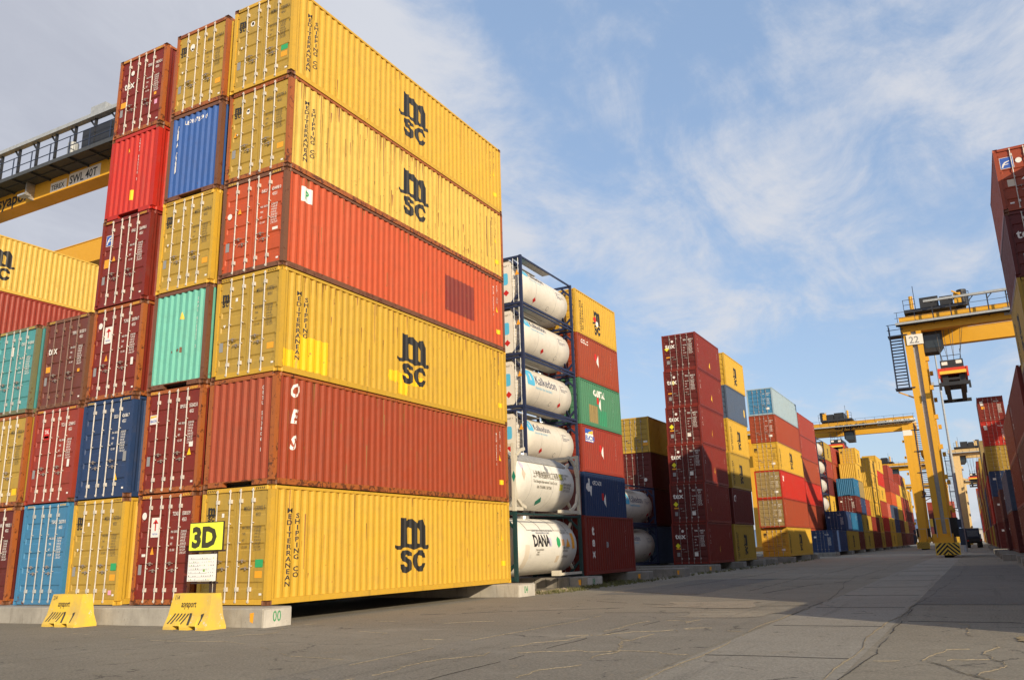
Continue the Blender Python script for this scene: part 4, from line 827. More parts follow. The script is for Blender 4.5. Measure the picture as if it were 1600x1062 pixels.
# ================================================================== ground
def ground_mat(name, base, light, dark, spots=True):
    m, t, b = newmat(name); g = N(t, 'ShaderNodeNewGeometry'); v = g.outputs['Position']
    big = ramp2(t, noise(t, v, 0.16, 6, 0.62, (0.55, 1.2, 1)), 0.35, 0.7)
    c = mixc(t, big, dark, light)
    st = ramp2(t, noise(t, v, 0.8, 7, 0.68, (0.22, 2.4, 1)), 0.42, 0.68)
    c = mixc(t, math_(t, 'MULTIPLY', st, 0.5), c, base)
    sp = ramp2(t, noise(t, v, 0.5, 8, 0.7), 0.60, 0.72); c = mixc(t, math_(t, 'MULTIPLY', sp, 0.6), c, tuple(x*0.55 for x in base))
    ms = ramp2(t, noise(t, v, 3.2, 8, 0.75), 0.38, 0.66); c = mixc(t, math_(t, 'MULTIPLY', ms, 0.42), c, tuple(x*0.72 for x in base))
    ty = ramp2(t, noise(t, v, 1.0, 5, 0.6, (2.6, 0.10, 1)), 0.56, 0.70); c = mixc(t, math_(t, 'MULTIPLY', ty, 0.5), c, tuple(x*0.52 for x in base))
    fn = ramp2(t, noise(t, v, 24, 6, 0.75), 0.42, 0.62)
    c = mixc(t, math_(t, 'MULTIPLY', fn, 0.45), c, tuple(min(1, x*1.7) for x in light))
    pe = ramp2(t, noise(t, v, 130, 2, 0.6), 0.62, 0.70); c = mixc(t, math_(t, 'MULTIPLY', pe, 0.5), c, (0.30, 0.26, 0.20))
    oil = ramp2(t, noise(t, v, 1.7, 7, 0.7), 0.63, 0.70); c = mixc(t, math_(t, 'MULTIPLY', oil, 0.55), c, tuple(x*0.38 for x in base))
    pal = ramp2(t, noise(t, v, 0.33, 9, 0.72, (1, 1.6, 1)), 0.56, 0.66); c = mixc(t, math_(t, 'MULTIPLY', pal, 0.5), c, tuple(min(1, x*1.25) for x in light))
    wv = N(t, 'ShaderNodeTexNoise'); wv.inputs['Scale'].default_value = 1.6; wv.inputs['Detail'].default_value = 8; wv.inputs['Roughness'].default_value = 0.7; t.links.new(v, wv.inputs['Vector'])
    va = N(t, 'ShaderNodeVectorMath', operation='MULTIPLY_ADD'); t.links.new(wv.outputs['Color'], va.inputs[0]); va.inputs[1].default_value = (0.9, 0.9, 0); t.links.new(v, va.inputs[2])
    for sc_, wd, col_, mk, am in ((0.42, 0.010, (0.05, 0.045, 0.04), 0.50, 0.75), (0.30, 0.012, (0.33, 0.27, 0.18), 0.56, 0.8), (1.3, 0.012, tuple(x*0.45 for x in base), 0.54, 0.6)):
        vo = N(t, 'ShaderNodeTexVoronoi', feature='DISTANCE_TO_EDGE'); vo.inputs['Scale'].default_value = sc_; t.links.new(va.outputs[0], vo.inputs['Vector'])
        ln = N(t, 'ShaderNodeMapRange'); t.links.new(vo.outputs['Distance'], ln.inputs[0]); ln.inputs[1].default_value = wd*0.35; ln.inputs[2].default_value = wd; ln.inputs[3].default_value = 1; ln.inputs[4].default_value = 0
        mk_ = ramp2(t, noise(t, v, 0.7+sc_, 5, 0.7), mk, mk+0.07)
        c = mixc(t, math_(t, 'MULTIPLY', math_(t, 'MULTIPLY', ln.outputs[0], mk_), am), c, col_)
    t.links.new(c, b.inputs['Base Color']); b.inputs['Roughness'].default_value = 0.88; b.inputs['Specular IOR Level'].default_value = 0.25
    bp = N(t, 'ShaderNodeBump'); bp.inputs['Strength'].default_value = 1.0; bp.inputs['Distance'].default_value = 0.035
    hh = math_(t, 'ADD', noise(t, v, 38, 6, 0.75), math_(t, 'MULTIPLY', noise(t, v, 2.5, 7, 0.7), 1.6))
    t.links.new(hh, bp.inputs['Height']); t.links.new(bp.outputs[0], b.inputs['Normal']); return m
G_as = ground_mat('asphalt', (0.228, 0.203, 0.158), (0.278, 0.248, 0.196), (0.190, 0.168, 0.131))
G_co = ground_mat('worn_concrete', (0.262, 0.240, 0.200), (0.305, 0.280, 0.235), (0.240, 0.219, 0.182))
G_dk = ground_mat('dark_asphalt', (0.165, 0.152, 0.132), (0.195, 0.180, 0.158), (0.14, 0.130, 0.113))
b = MB()
xs = [-900, -200, -60, -20, 0, 20, 60, 200, 900]; ys = [-120, -30, -10, 0, 30, 90, 250, 700, 1600]
for y in ys:
    for x in xs: b.v.append((x, y, 0))
n = len(xs)
b.f = [(j*n+i, j*n+i+1, (j+1)*n+i+1, (j+1)*n+i) for j in range(len(ys)-1) for i in range(n-1)]
tag(b.build('ground', G_as, fixn=False), kind='structure', label='worn grey brown asphalt yard')
def sheet(name, x0, y0, x1, y1, z, mat, wob=0.03):
    rnd = random.Random(hash((x0, y0)) & 255 if False else int(x0*7+y0*3+500)); pts = []
    def edge(a, b_, k):
        for i in range(k): f = i/k; pts.append((a[0]+(b_[0]-a[0])*f+rnd.uniform(-wob, wob), a[1]+(b_[1]-a[1])*f+rnd.uniform(-wob, wob), z))
    ky = max(4, int(abs(y1-y0)/1.5)); kx = max(3, int(abs(x1-x0)/1.0))
    edge((x0, y0), (x1, y0), kx); edge((x1, y0), (x1, y1), ky); edge((x1, y1), (x0, y1), kx); edge((x0, y1), (x0, y0), ky)
    q = MB(); q.v = pts; q.f = [tuple(range(len(pts)))]; o = q.build(name, mat, fixn=False); return tag(o, kind='structure')
sheet('road_slab', 11.55, -14, 13.75, 300, 0.004, G_co, 0.012)
sheet('patched_pavement', 13.77, 7.4, 17.0, 40, 0.008, G_dk, 0.02)
sheet('patched_pavement', 3.4, 12.0, 7.0, 25, 0.004, G_dk, 0.10)
sheet('patched_pavement', 6.9, -12.0, 11.5, 4.3, 0.004, ground_mat('cracked_asphalt', (0.213, 0.192, 0.156), (0.262, 0.238, 0.195), (0.182, 0.164, 0.134)), 0.03)
M_gravel = ground_mat('sandy_gravel', (0.30, 0.24, 0.16), (0.36, 0.29, 0.20), (0.24, 0.19, 0.13))
sheet('gravel_patch', 7.6, 6.2, 9.9, 8.4, 0.010, ground_mat('sandy_asphalt', (0.29, 0.25, 0.19), (0.35, 0.30, 0.23), (0.24, 0.205, 0.155)), 0.28)
sheet('gravel_patch', 9.2, 3.2, 10.9, 5.0, 0.010, ground_mat('sandy_asphalt2', (0.27, 0.235, 0.18), (0.32, 0.28, 0.215), (0.22, 0.19, 0.145)), 0.25)
sheet('gravel_patch', 0.15, 12.6, 1.1, 17.2, 0.012, M_gravel, 0.12)
# cracks filled with dry grass and sand: thin raised crumbly ribbons
M_crack = ground_mat('crack_filling', (0.29, 0.24, 0.165), (0.34, 0.28, 0.19), (0.23, 0.19, 0.13))
M_ckd = flat('open_crack', (0.028, 0.025, 0.022), 0.9)
rc = random.Random(5)
def fract(P, rough):
    while True:
        out = [P[0]]; big_ = False
        for a, b_ in zip(P, P[1:]):
            d = b_-a; l_ = d.length
            if l_ > 0.07: m_ = (a+b_)/2+Vector((-d.y, d.x, 0))*rc.uniform(-rough, rough); out += [m_, b_]; big_ = True
            else: out.append(b_)
        P = out
        if not big_: return P
def crack(pts, w, z=0.016, mat=None, jag=0.05, gap=0.25, name='crack', step=0.05):
    q = MB(); P = fract([Vector((a, b_, 0)) for a, b_ in pts], 0.02+max(0, jag-0.02)*3.0)
    row = None; skip = 0; wv = 1.0
    for i in range(1, len(P)-1):
        d = (P[i+1]-P[i-1]).normalized(); nn = Vector((-d.y, d.x, 0)); wv = min(1.8, max(0.08, wv+rc.uniform(-0.35, 0.35)))
        ww = w*0.42*wv; p = P[i]; up_ = p+nn*ww*rc.uniform(0.3, 0.8); dn = p-nn*ww*rc.uniform(0.2, 0.7)
        cur = ((up_.x, up_.y, z*0.5), (p.x, p.y, z), (dn.x, dn.y, z*0.5))
        if rc.random() < gap*0.10: skip = rc.randint(3, 22)
        skip -= 1
        if row and skip < 0: q.add(list(row)+list(cur), [(0, 3, 4, 1), (1, 4, 5, 2)])
        row = cur
        if rc.random() < 0.012 and jag > 0.02:      # short side branch
            br = fract([p, p+nn*rc.choice((-1, 1))*rc.uniform(0.2, 0.7)+d*rc.uniform(-0.3, 0.5)], 0.16); r2_ = None
            for j in range(1, len(br)-1):
                k_ = (1-j/len(br))*w*0.45; c2_ = ((br[j].x-k_/2, br[j].y, z*0.5), (br[j].x, br[j].y, z), (br[j].x+k_/2, br[j].y, z*0.5))
                if r2_: q.add(list(r2_)+list(c2_), [(0, 3, 4, 1), (1, 4, 5, 2)])
                r2_ = c2_
    return q
q = MB()
def addq(o): q.add(o.v, o.f)
for pts, w, jag, gap in ((((13.76, -13), (13.75, 7.2)), 0.055, 0.01, 0.03), (((11.85, -8), (11.5, 4.5)), 0.035, 0.015, 0.2), (((11.5, 4.5), (11.6, 13)), 0.02, 0.01, 0.5), (((7.16, -5.6), (7.36, 1.8), (7.3, 4.2)), 0.045, 0.02, 0.2), (((5.36, -4.88), (7.2, -5.14)), 0.03, 0.02, 0.3),
     (((7.2, -2), (6.1, -2.2), (5.0, -1.2), (3.6, -1.0)), 0.03, 0.05, 0.4), (((8.2, -9), (8.5, -4), (9.0, -1), (9.1, 2.2)), 0.05, 0.06, 0.25), (((9.0, -1), (10.2, 0.4), (11.4, 0.2)), 0.05, 0.06, 0.3), (((7.5, -3.4), (9.0, -3.6), (10.4, -3.0), (11.5, -3.3)), 0.04, 0.10, 0.5), (((10.1, -6), (10.3, -3), (10.2, 0.4), (10.0, 3.0)), 0.045, 0.06, 0.35), 
     (((13.9, -3.3), (14.6, -3.2), (15.2, -2.9), (16.4, -3.0)), 0.035, 0.07, 0.5), (((14.55, -3.2), (15.0, -4.2), (15.6, -4.9)), 0.04, 0.04, 0.15), (((14.5, -3.2), (14.75, -1.9), (15.4, -1.6), (16.5, -1.7)), 0.035, 0.03, 0.3), (((15.3, -6), (15.45, -3.4), (15.4, -1.2), (15.0, 0.8), (14.8, 2.4)), 0.045, 0.05, 0.15), 
     (((1.2, 0.5), (1.8, -1.4), (1.5, -2.6)), 0.05, 0.08, 0.45), (((2.4, 1.2), (4.1, 0.8), (5.4, 1.7)), 0.025, 0.05, 0.5), (((0.3, -3.5), (2.2, -3.3), (4.6, -4.4), (5.4, -4.88)), 0.028, 0.03, 0.35), (((-4, -2.4), (0.2, -3.4)), 0.015, 0.03, 0.5), (((3.2, 14), (7, 11.9)), 0.02, 0.05, 0.6)):
    addq(crack(pts, w, jag=jag, gap=gap))
o = q.build('crack_filling', M_crack, fixn=False); tag(o, 'sandy dry grass filling the pavement cracks', None, None, 'stuff'); o['category'] = 'crack filling'
q = MB()
for pts, w in ((((9.0, -8.5), (9.06, -1), (9.16, 2.2)), 0.02), (((13.83, -13), (13.81, 8), (13.82, 60)), 0.02), (((11.53, 4), (11.53, 90)), 0.016), (((13.9, 2.66), (17, 2.56)), 0.03), (((6.95, 4.3), (11.5, 4.5)), 0.025), (((2.2, 3.2), (6.8, 5.9)), 0.02), (((4.4, 9.0), (8.8, 6.4), (11.4, 7.0)), 0.02), (((4.6, 17), (5.0, 40)), 0.03), (((8.2, 14), (8.4, 60)), 0.02), (((5, 24), (11.5, 23.4)), 0.03), (((9.0, 12.5), (9.6, 18), (10.6, 21)), 0.03), (((6.5, 18), (9.5, 17.2)), 0.03)):
    addq(crack(pts, w, z=0.013, jag=0.02, gap=0.15))
for yj in (-3.2, 1.5, 6.3, 11.2, 16, 21, 26, 32, 38, 45, 53): addq(crack(((11.6, yj), (13.7, yj+0.03)), 0.022, z=0.013, jag=0.01, gap=0.1))
o = q.build('open_crack', M_ckd, fixn=False); tag(o, 'dark open joints and cracks in the pavement', None, None, 'stuff'); o['category'] = 'crack'
q = MB(); rp = random.Random(3)
for cx_, cyy_, ra, rb in ((15.85, -0.25, 0.22, 0.5), (16.1, 0.35, 0.18, 0.35)):
    n0 = len(q.v); kk = 28; q.v.append((cx_, cyy_, 0.014+0.001*n0/29))
    for i in range(kk): f_ = rp.uniform(0.6, 1.15); q.v.append((cx_+ra*f_*math.cos(6.2832*i/kk), cyy_+rb*f_*math.sin(6.2832*i/kk), 0.014+0.001*n0/29))
    q.f += [(n0, n0+1+i, n0+1+(i+1) % kk) for i in range(kk)]
o = q.build('paint_stain', ground_mat('orange_stain', (0.30, 0.235, 0.135), (0.33, 0.26, 0.15), (0.26, 0.205, 0.12)), fixn=False); tag(o, 'faded orange paint stain on the road', None, None, 'stuff'); o['category'] = 'paint stain'
# hills and far shore
q = MB(); rh = random.Random(2); pr = []
for i in range(90):
    a = i/89; x = -900+a*1900; pr.append((x, 1500+60*math.sin(i*0.7), 14+9*math.sin(i*0.21+1.0)+5*math.sin(i*0.53)+rh.uniform(0, 2)))
for x, y, z in pr: q.v += [(x, y-60, -2), (x, y, z), (x, y+260, z*1.5+6), (x, y+300, -2)]
q.f = [(i*4+j, i*4+4+j, i*4+5+j, i*4+1+j) for i in range(89) for j in range(3)]
tag(q.build('hills', flat('far_hill', (0.11, 0.17, 0.27), 0.95), smooth=True), kind='structure')

# ================================================================== concrete beams
def concrete(name, col, stain):
    m, t, b = newmat(name); v = objvec(t)
    c = mixc(t, ramp2(t, noise(t, v, 1.3, 7, 0.65), 0.3, 0.7), col, tuple(x*0.72 for x in col))
    c = mixc(t, ramp2(t, noise(t, v, 2.0, 6, 0.65, (3.2, 3.2, 0.5)), 0.52, 0.72), c, stain)
    c = mixc(t, ramp2(t, noise(t, v, 14, 6, 0.7), 0.60, 0.70), c, tuple(x*0.55 for x in col))
    t.links.new(c, b.inputs['Base Color']); b.inputs['Roughness'].default_value = 0.9
    bp = N(t, 'ShaderNodeBump'); bp.inputs['Strength'].default_value = 0.5; bp.inputs['Distance'].default_value = 0.02
    t.links.new(noise(t, v, 18, 6, 0.7), bp.inputs['Height']); t.links.new(bp.outputs[0], b.inputs['Normal']); return m
M_conc = concrete('cast_concrete', (0.42, 0.385, 0.325), (0.25, 0.225, 0.185))
M_concd = concrete('old_concrete', (0.30, 0.275, 0.235), (0.17, 0.155, 0.125))
M_conl = concrete('limewashed_end', (0.60, 0.56, 0.49), (0.42, 0.39, 0.33))
M_gtxt = decal('green_stencil', (0.07, 0.30, 0.13), 0.5)
def beam(label, x0, x1, y0, y1, num=None, mat=None, ymark=False, group='concrete container beams'):
    q = MB(); q.box(x0, y0, -0.02, x1, y1, Z0-0.008); o = mobj('concrete_beam', q.mesh('concrete_beam', bevel=0.025), mat or M_conc); tag(o, label, 'concrete beam', group)
    def end(g, u, v, m_, nm, off): return mobj(nm, place2d(nm, xf(g, u, v), lambda a, c_: (x1+off, a, c_)), m_, o)
    if num:
        e = MB(); e.box(x1, y0+0.03, 0.0, x1+0.006, y1-0.03, Z0-0.04); e.build('end_cap', M_conl, o)
        w = (y1-y0); end(text2d(num, 0.25, 0.25, 0.80), y0+w*0.32, 0.12, M_gtxt, 'lettering', 0.009)
    if ymark: mobj('paint_mark', place2d('paint_mark', ([(-0.05, 0), (0.05, -0.04), (0.07, 0.2), (-0.06, 0.18)], [(0, 1, 2, 3)]), lambda a, c_: (x1-0.35+a, y0-0.004, 0.14+c_)), M_orange, o)
    return o
beam('long pale concrete beam with green 00 on its end', -40, 0.62, -0.72, 0.22, '00', ymark=True)
beam('pale concrete beam end with green 04 under the yellow container', -6, 1.0, 10.9, 12.15, '04')
b8 = beam('grey block built beam with green 08 by the dark red box', -6, 0.78, 17.3, 18.9, '08', M_concd, True)
for i in range(5): MB().box(0.5-i*0.55, 17.285, 0.0, 0.51-i*0.55, 17.299, Z0-0.03).build('joint', M_ckd, b8)
for i, (y0, y1, xe) in enumerate(((23.9, 24.9, 0.95), (29.0, 30.0, 1.25), (36.1, 37.2, 1.0), (43.9, 44.9, 0.75), (50.2, 51.2, 0.7), (54.5, 55.6, 0.7), (60.5, 61.8, 1.0), (70.5, 71.8, 0.55), (76.0, 77.2, 0.5), (88.5, 92.0, 0.5))):
    beam('weathered grey concrete beam end %s' % ('just right of the dark red box', 'second past the dark red box', 'before the lettered maroon stack', 'under the lettered maroon stack', 'right of the lettered maroon stack', 'in the gap before the pale blue topped stack', 'at the foot of the pale blue topped stack', 'midway under the low yellow container', 'at the far end of the low yellow container', 'below the navy container')[i], -8 if i != 2 else -14, xe, y0, y1, None, M_concd, i in (0, 1, 2))
for i in range(9): beam('low concrete beam under the far left row, %s' % ('nearest of nine', 'second of nine', 'third of nine', 'fourth of nine', 'fifth of nine', 'sixth of nine', 'seventh of nine', 'eighth of nine', 'farthest of nine')[i], -4, 0.45, 103.2+i*12.9, 105.6+i*12.9, None, M_concd)
for i in range(14): beam('shaded concrete beam under the right row, %s' % ('number one from the near end', 'second along', 'third along', 'fourth along', 'fifth along', 'sixth along', 'seventh along', 'eighth along', 'ninth along', 'tenth along', 'eleventh along', 'twelfth along', 'thirteenth along', 'farthest')[i], (17.2 if i < 5 else 16.7-0.03*i), 22, 18.4+i*6.4 if i < 11 else 88+(i-10)*13, 20.0+i*6.4 if i < 11 else 90+(i-10)*13, None, M_concd)
# grass tufts along the beams
rg = random.Random(8); q = MB()
def tuft(x, y, h, k=7):
    for i in range(k):
        a = rg.uniform(0, 6.28); r_ = rg.uniform(0, 0.06); px, py = x+r_*math.cos(a), y+r_*math.sin(a); dx, dy = 0.5*h*math.cos(a), 0.5*h*math.sin(a); w = rg.uniform(0.006, 0.014)
        q.add([(px-w, py, 0), (px+w, py, 0), (px+dx*0.5+w*0.6, py+dy*0.5, h*0.7), (px+dx, py+dy, h*rg.uniform(0.9, 1.1))], [(0, 1, 2), (0, 2, 3)])
for i in range(380):
    y = rg.choice((rg.uniform(12.3, 17.2), rg.uniform(16.8, 24), rg.uniform(19, 38), rg.uniform(36, 70)))
    tuft(rg.uniform(0.5, 1.3)+rg.uniform(0, 0.3), y, rg.uniform(0.04, 0.16))
for i in range(120): tuft(rg.uniform(-1.5, 0.9), rg.uniform(19.0, 23.8), rg.uniform(0.05, 0.2))
for i in range(70): tuft(rg.uniform(0.75, 1.05), rg.uniform(16.6, 19.2), rg.uniform(0.05, 0.17))
o = q.build('grass', flat('grass_blades', (0.13, 0.13, 0.045), 0.8, 0, 0.4), fixn=False); tag(o, 'thin grass growing along the concrete beams', None, None, 'stuff'); o['category'] = 'grass'
q = MB()
for i in range(520):
    x, y, s_ = rg.uniform(-0.3, 1.15), rg.uniform(12.4, 17.2), rg.uniform(0.012, 0.06)
    if rg.random() < 0.04: s_ = rg.uniform(0.07, 0.14)
    vs = [(x+s_*math.cos(a)*rg.uniform(0.6, 1.2), y+s_*math.sin(a)*rg.uniform(0.6, 1.2), 0.008) for a in (0, 1.3, 2.5, 3.8, 5.0)]; vs.append((x, y, s_*rg.uniform(0.5, 0.9)))
    q.add(vs, [(k, (k+1) % 5, 5) for k in range(5)])
o = q.build('gravel', M_gravel, fixn=False); tag(o, 'loose stones beside the 04 beam', None, None, 'stuff'); o['category'] = 'gravel'

# ================================================================== barriers and sign
def chipped_yellow():
    m, t, b = newmat('chipped_yellow_paint'); v = objvec(t)
    c = mixc(t, ramp2(t, noise(t, v, 2, 5, 0.6), 0.35, 0.7), (0.80, 0.53, 0.05), (0.62, 0.42, 0.10))
    c = mixc(t, ramp2(t, noise(t, v, 7, 9, 0.75), 0.60, 0.64), c, (0.62, 0.55, 0.38))
    t.links.new(c, b.inputs['Base Color']); b.inputs['Roughness'].default_value = 0.7
    bp = N(t, 'ShaderNodeBump'); bp.inputs['Strength'].default_value = 0.4; bp.inputs['Distance'].default_value = 0.01
    t.links.new(noise(t, v, 12, 6, 0.7), bp.inputs['Height']); t.links.new(bp.outputs[0], b.inputs['Normal']); return m
M_by = chipped_yellow()
def barrier(label, x, y, num, rz=0.0):
    root = empty('concrete_barrier', (x, y, 0), rz); tag(root, label, 'barrier', 'yellow concrete barriers by the beam')
    prof = [(-0.30, 0), (0.30, 0), (0.30, 0.06), (0.21, 0.30), (0.13, 0.80), (-0.13, 0.80), (-0.21, 0.30), (-0.30, 0.06)]
    q = MB(); w = 1.62; secs = [-w/2, -w/2+0.001]
    # body with slanting left end and forklift notches underneath
    def sect(xx, cutz=0): return [(xx, a, max(c_, cutz)) for a, c_ in prof]
    xs_ = [-0.81, -0.46, -0.44, -0.18, -0.16, 0.16, 0.18, 0.44, 0.46, 0.81]; cz = [0, 0, 0.09, 0.09, 0, 0, 0.09, 0.09, 0, 0]
    vs = []; nP = len(prof)
    for xx, zc in zip(xs_, cz):
        for a, c_ in prof: vs.append((0.90*(xx*(1-0.04*c_/0.86) if xx in (0.81,) else (xx+0.13*c_/0.86 if xx == -0.81 else xx)), a, max(c_, zc)))
    fs = [(i*nP+j, i*nP+(j+1) % nP, (i+1)*nP+(j+1) % nP, (i+1)*nP+j) for i in range(len(xs_)-1) for j in range(nP)]+[tuple(range(nP)), tuple(reversed(range((len(xs_)-1)*nP, len(xs_)*nP)))]
    q.add(vs, fs); q.build('body', M_by, root)
    def front(g, u, v, mat, name):                       # on the sloping -Y face
        def fn(a, c_):
            yy = -(0.21-(c_-0.30)*0.16) if c_ > 0.30 else -(0.30-(c_-0.06)*0.375)
            return (a*0.92, yy-0.006, c_)
        return mobj(name, place2d(name, xf(g, u, v), fn, cuts_v=[0.30]), mat, root)
    front(text2d(num, 0.11, 0.2, 0.80), -0.60, 0.66, M_black, 'lettering'); front(text2d('asyaport', 0.15, 0.35, 0.78), -0.30, 0.50, M_black, 'lettering')
    for i in range(5): front(([(0, 0), (0.055, 0), (0.25, 0.23), (0.195, 0.23)], [(0, 1, 2, 3)]), -0.68+i*0.125, 0.13, M_dkst, 'hazard_stripe')
    front(([(0, 0), (0.09, 0), (0.09, 0.26), (0, 0.26)], [(0, 1, 2, 3)]), 0.08, 0.11, M_dkst, 'hazard_stripe')
    front(([(0, 0), (0.04, 0), (0.12, 0.25), (0.0, 0.22), (0.03, 0.13)], [(0, 1, 2, 3, 4)]), 0.50, 0.12, M_dkst, 'hazard_stripe')
    return root
M_dkst = decal('worn_black_stripe', (0.05, 0.045, 0.035), 0.75)
barrier('yellow barrier numbered 114 standing under the sign', -1.08, -1.18, '114', R(-2)); barrier('yellow barrier numbered 214 left of the sign', -5.80, -1.12, '214', R(-3))
sg = empty('area_sign', (-1.25, -0.86, 0)); tag(sg, 'fluorescent yellow sign reading 3D with notice sheet below', 'sign')
q = MB(); 
for xx in (0.33, 0.20): q.box(xx, 0.02, 0.0, xx+0.05, 0.07, 1.75)
q.box(-0.55, 0.015, 1.74, 0.64, 0.065, 1.78); q.box(-0.45, 0.02, 1.00, 0.45, 0.06, 1.04)
q.build('frame', flat('dark_frame', (0.05, 0.03, 0.025), 0.6), sg)
M_fluo = decal('fluorescent_yellow', (0.88, 0.95, 0.06), 0.02)
MB().box(-0.54, -0.02, 1.74+0.045, 0.59, 0.013, 2.43).build('board', M_fluo, sg)
q = MB(); q.box(-0.55, -0.016, 2.431, 0.60, 0.03, 2.452); q.box(0.5905, -0.016, 1.78, 0.598, 0.03, 2.43); q.build('board_edge', flat('dark_frame', (0.05, 0.03, 0.025), 0.6), sg)
def sgm(name, g, u, v, mat, y): return mobj(name, place2d(name, xf(g, u, v), lambda a, c_: (a, y, c_)), mat, sg)
sgm('lettering', text2d('3D', 0.47, 1.2, 1.05), -0.46, 1.87, decal('olive_black', (0.055, 0.05, 0.02)), -0.023)
MB().box(-0.56, 0.0, 1.06, 0.40, 0.02, 1.69).build('notice_sheet', decal('notice_white', (0.80, 0.80, 0.78), 0.05), sg)
rn = random.Random(9); gs = {}
for r_ in range(7):
    for c_ in range(12):
        if rn.random() < 0.22: continue
        k = rn.choice(['k', 'k', 'g', 'y', 'b']); gs.setdefault(k, []).append(xf(rect2d(rn.uniform(0.012, 0.03), rn.uniform(0.012, 0.03)), -0.52+c_*0.075, 1.09+r_*0.082))
    gs.setdefault('k', []).append(xf(rect2d(rn.uniform(0.3, 0.8), 0.004), -0.52, 1.078+r_*0.082))
gs.setdefault('g', []).append(xf(rect2d(0.06, 0.06), -0.02, 1.28))
for k, m_ in (('k', M_dkgrey), ('g', decal('leaf_green_icon', (0.25, 0.45, 0.08))), ('y', decal('yellow_icon', (0.75, 0.68, 0.2))), ('b', decal('grey_icon', (0.4, 0.42, 0.45)))): sgm('icons', join2d(*gs[k]), 0, 0, m_, -0.003)

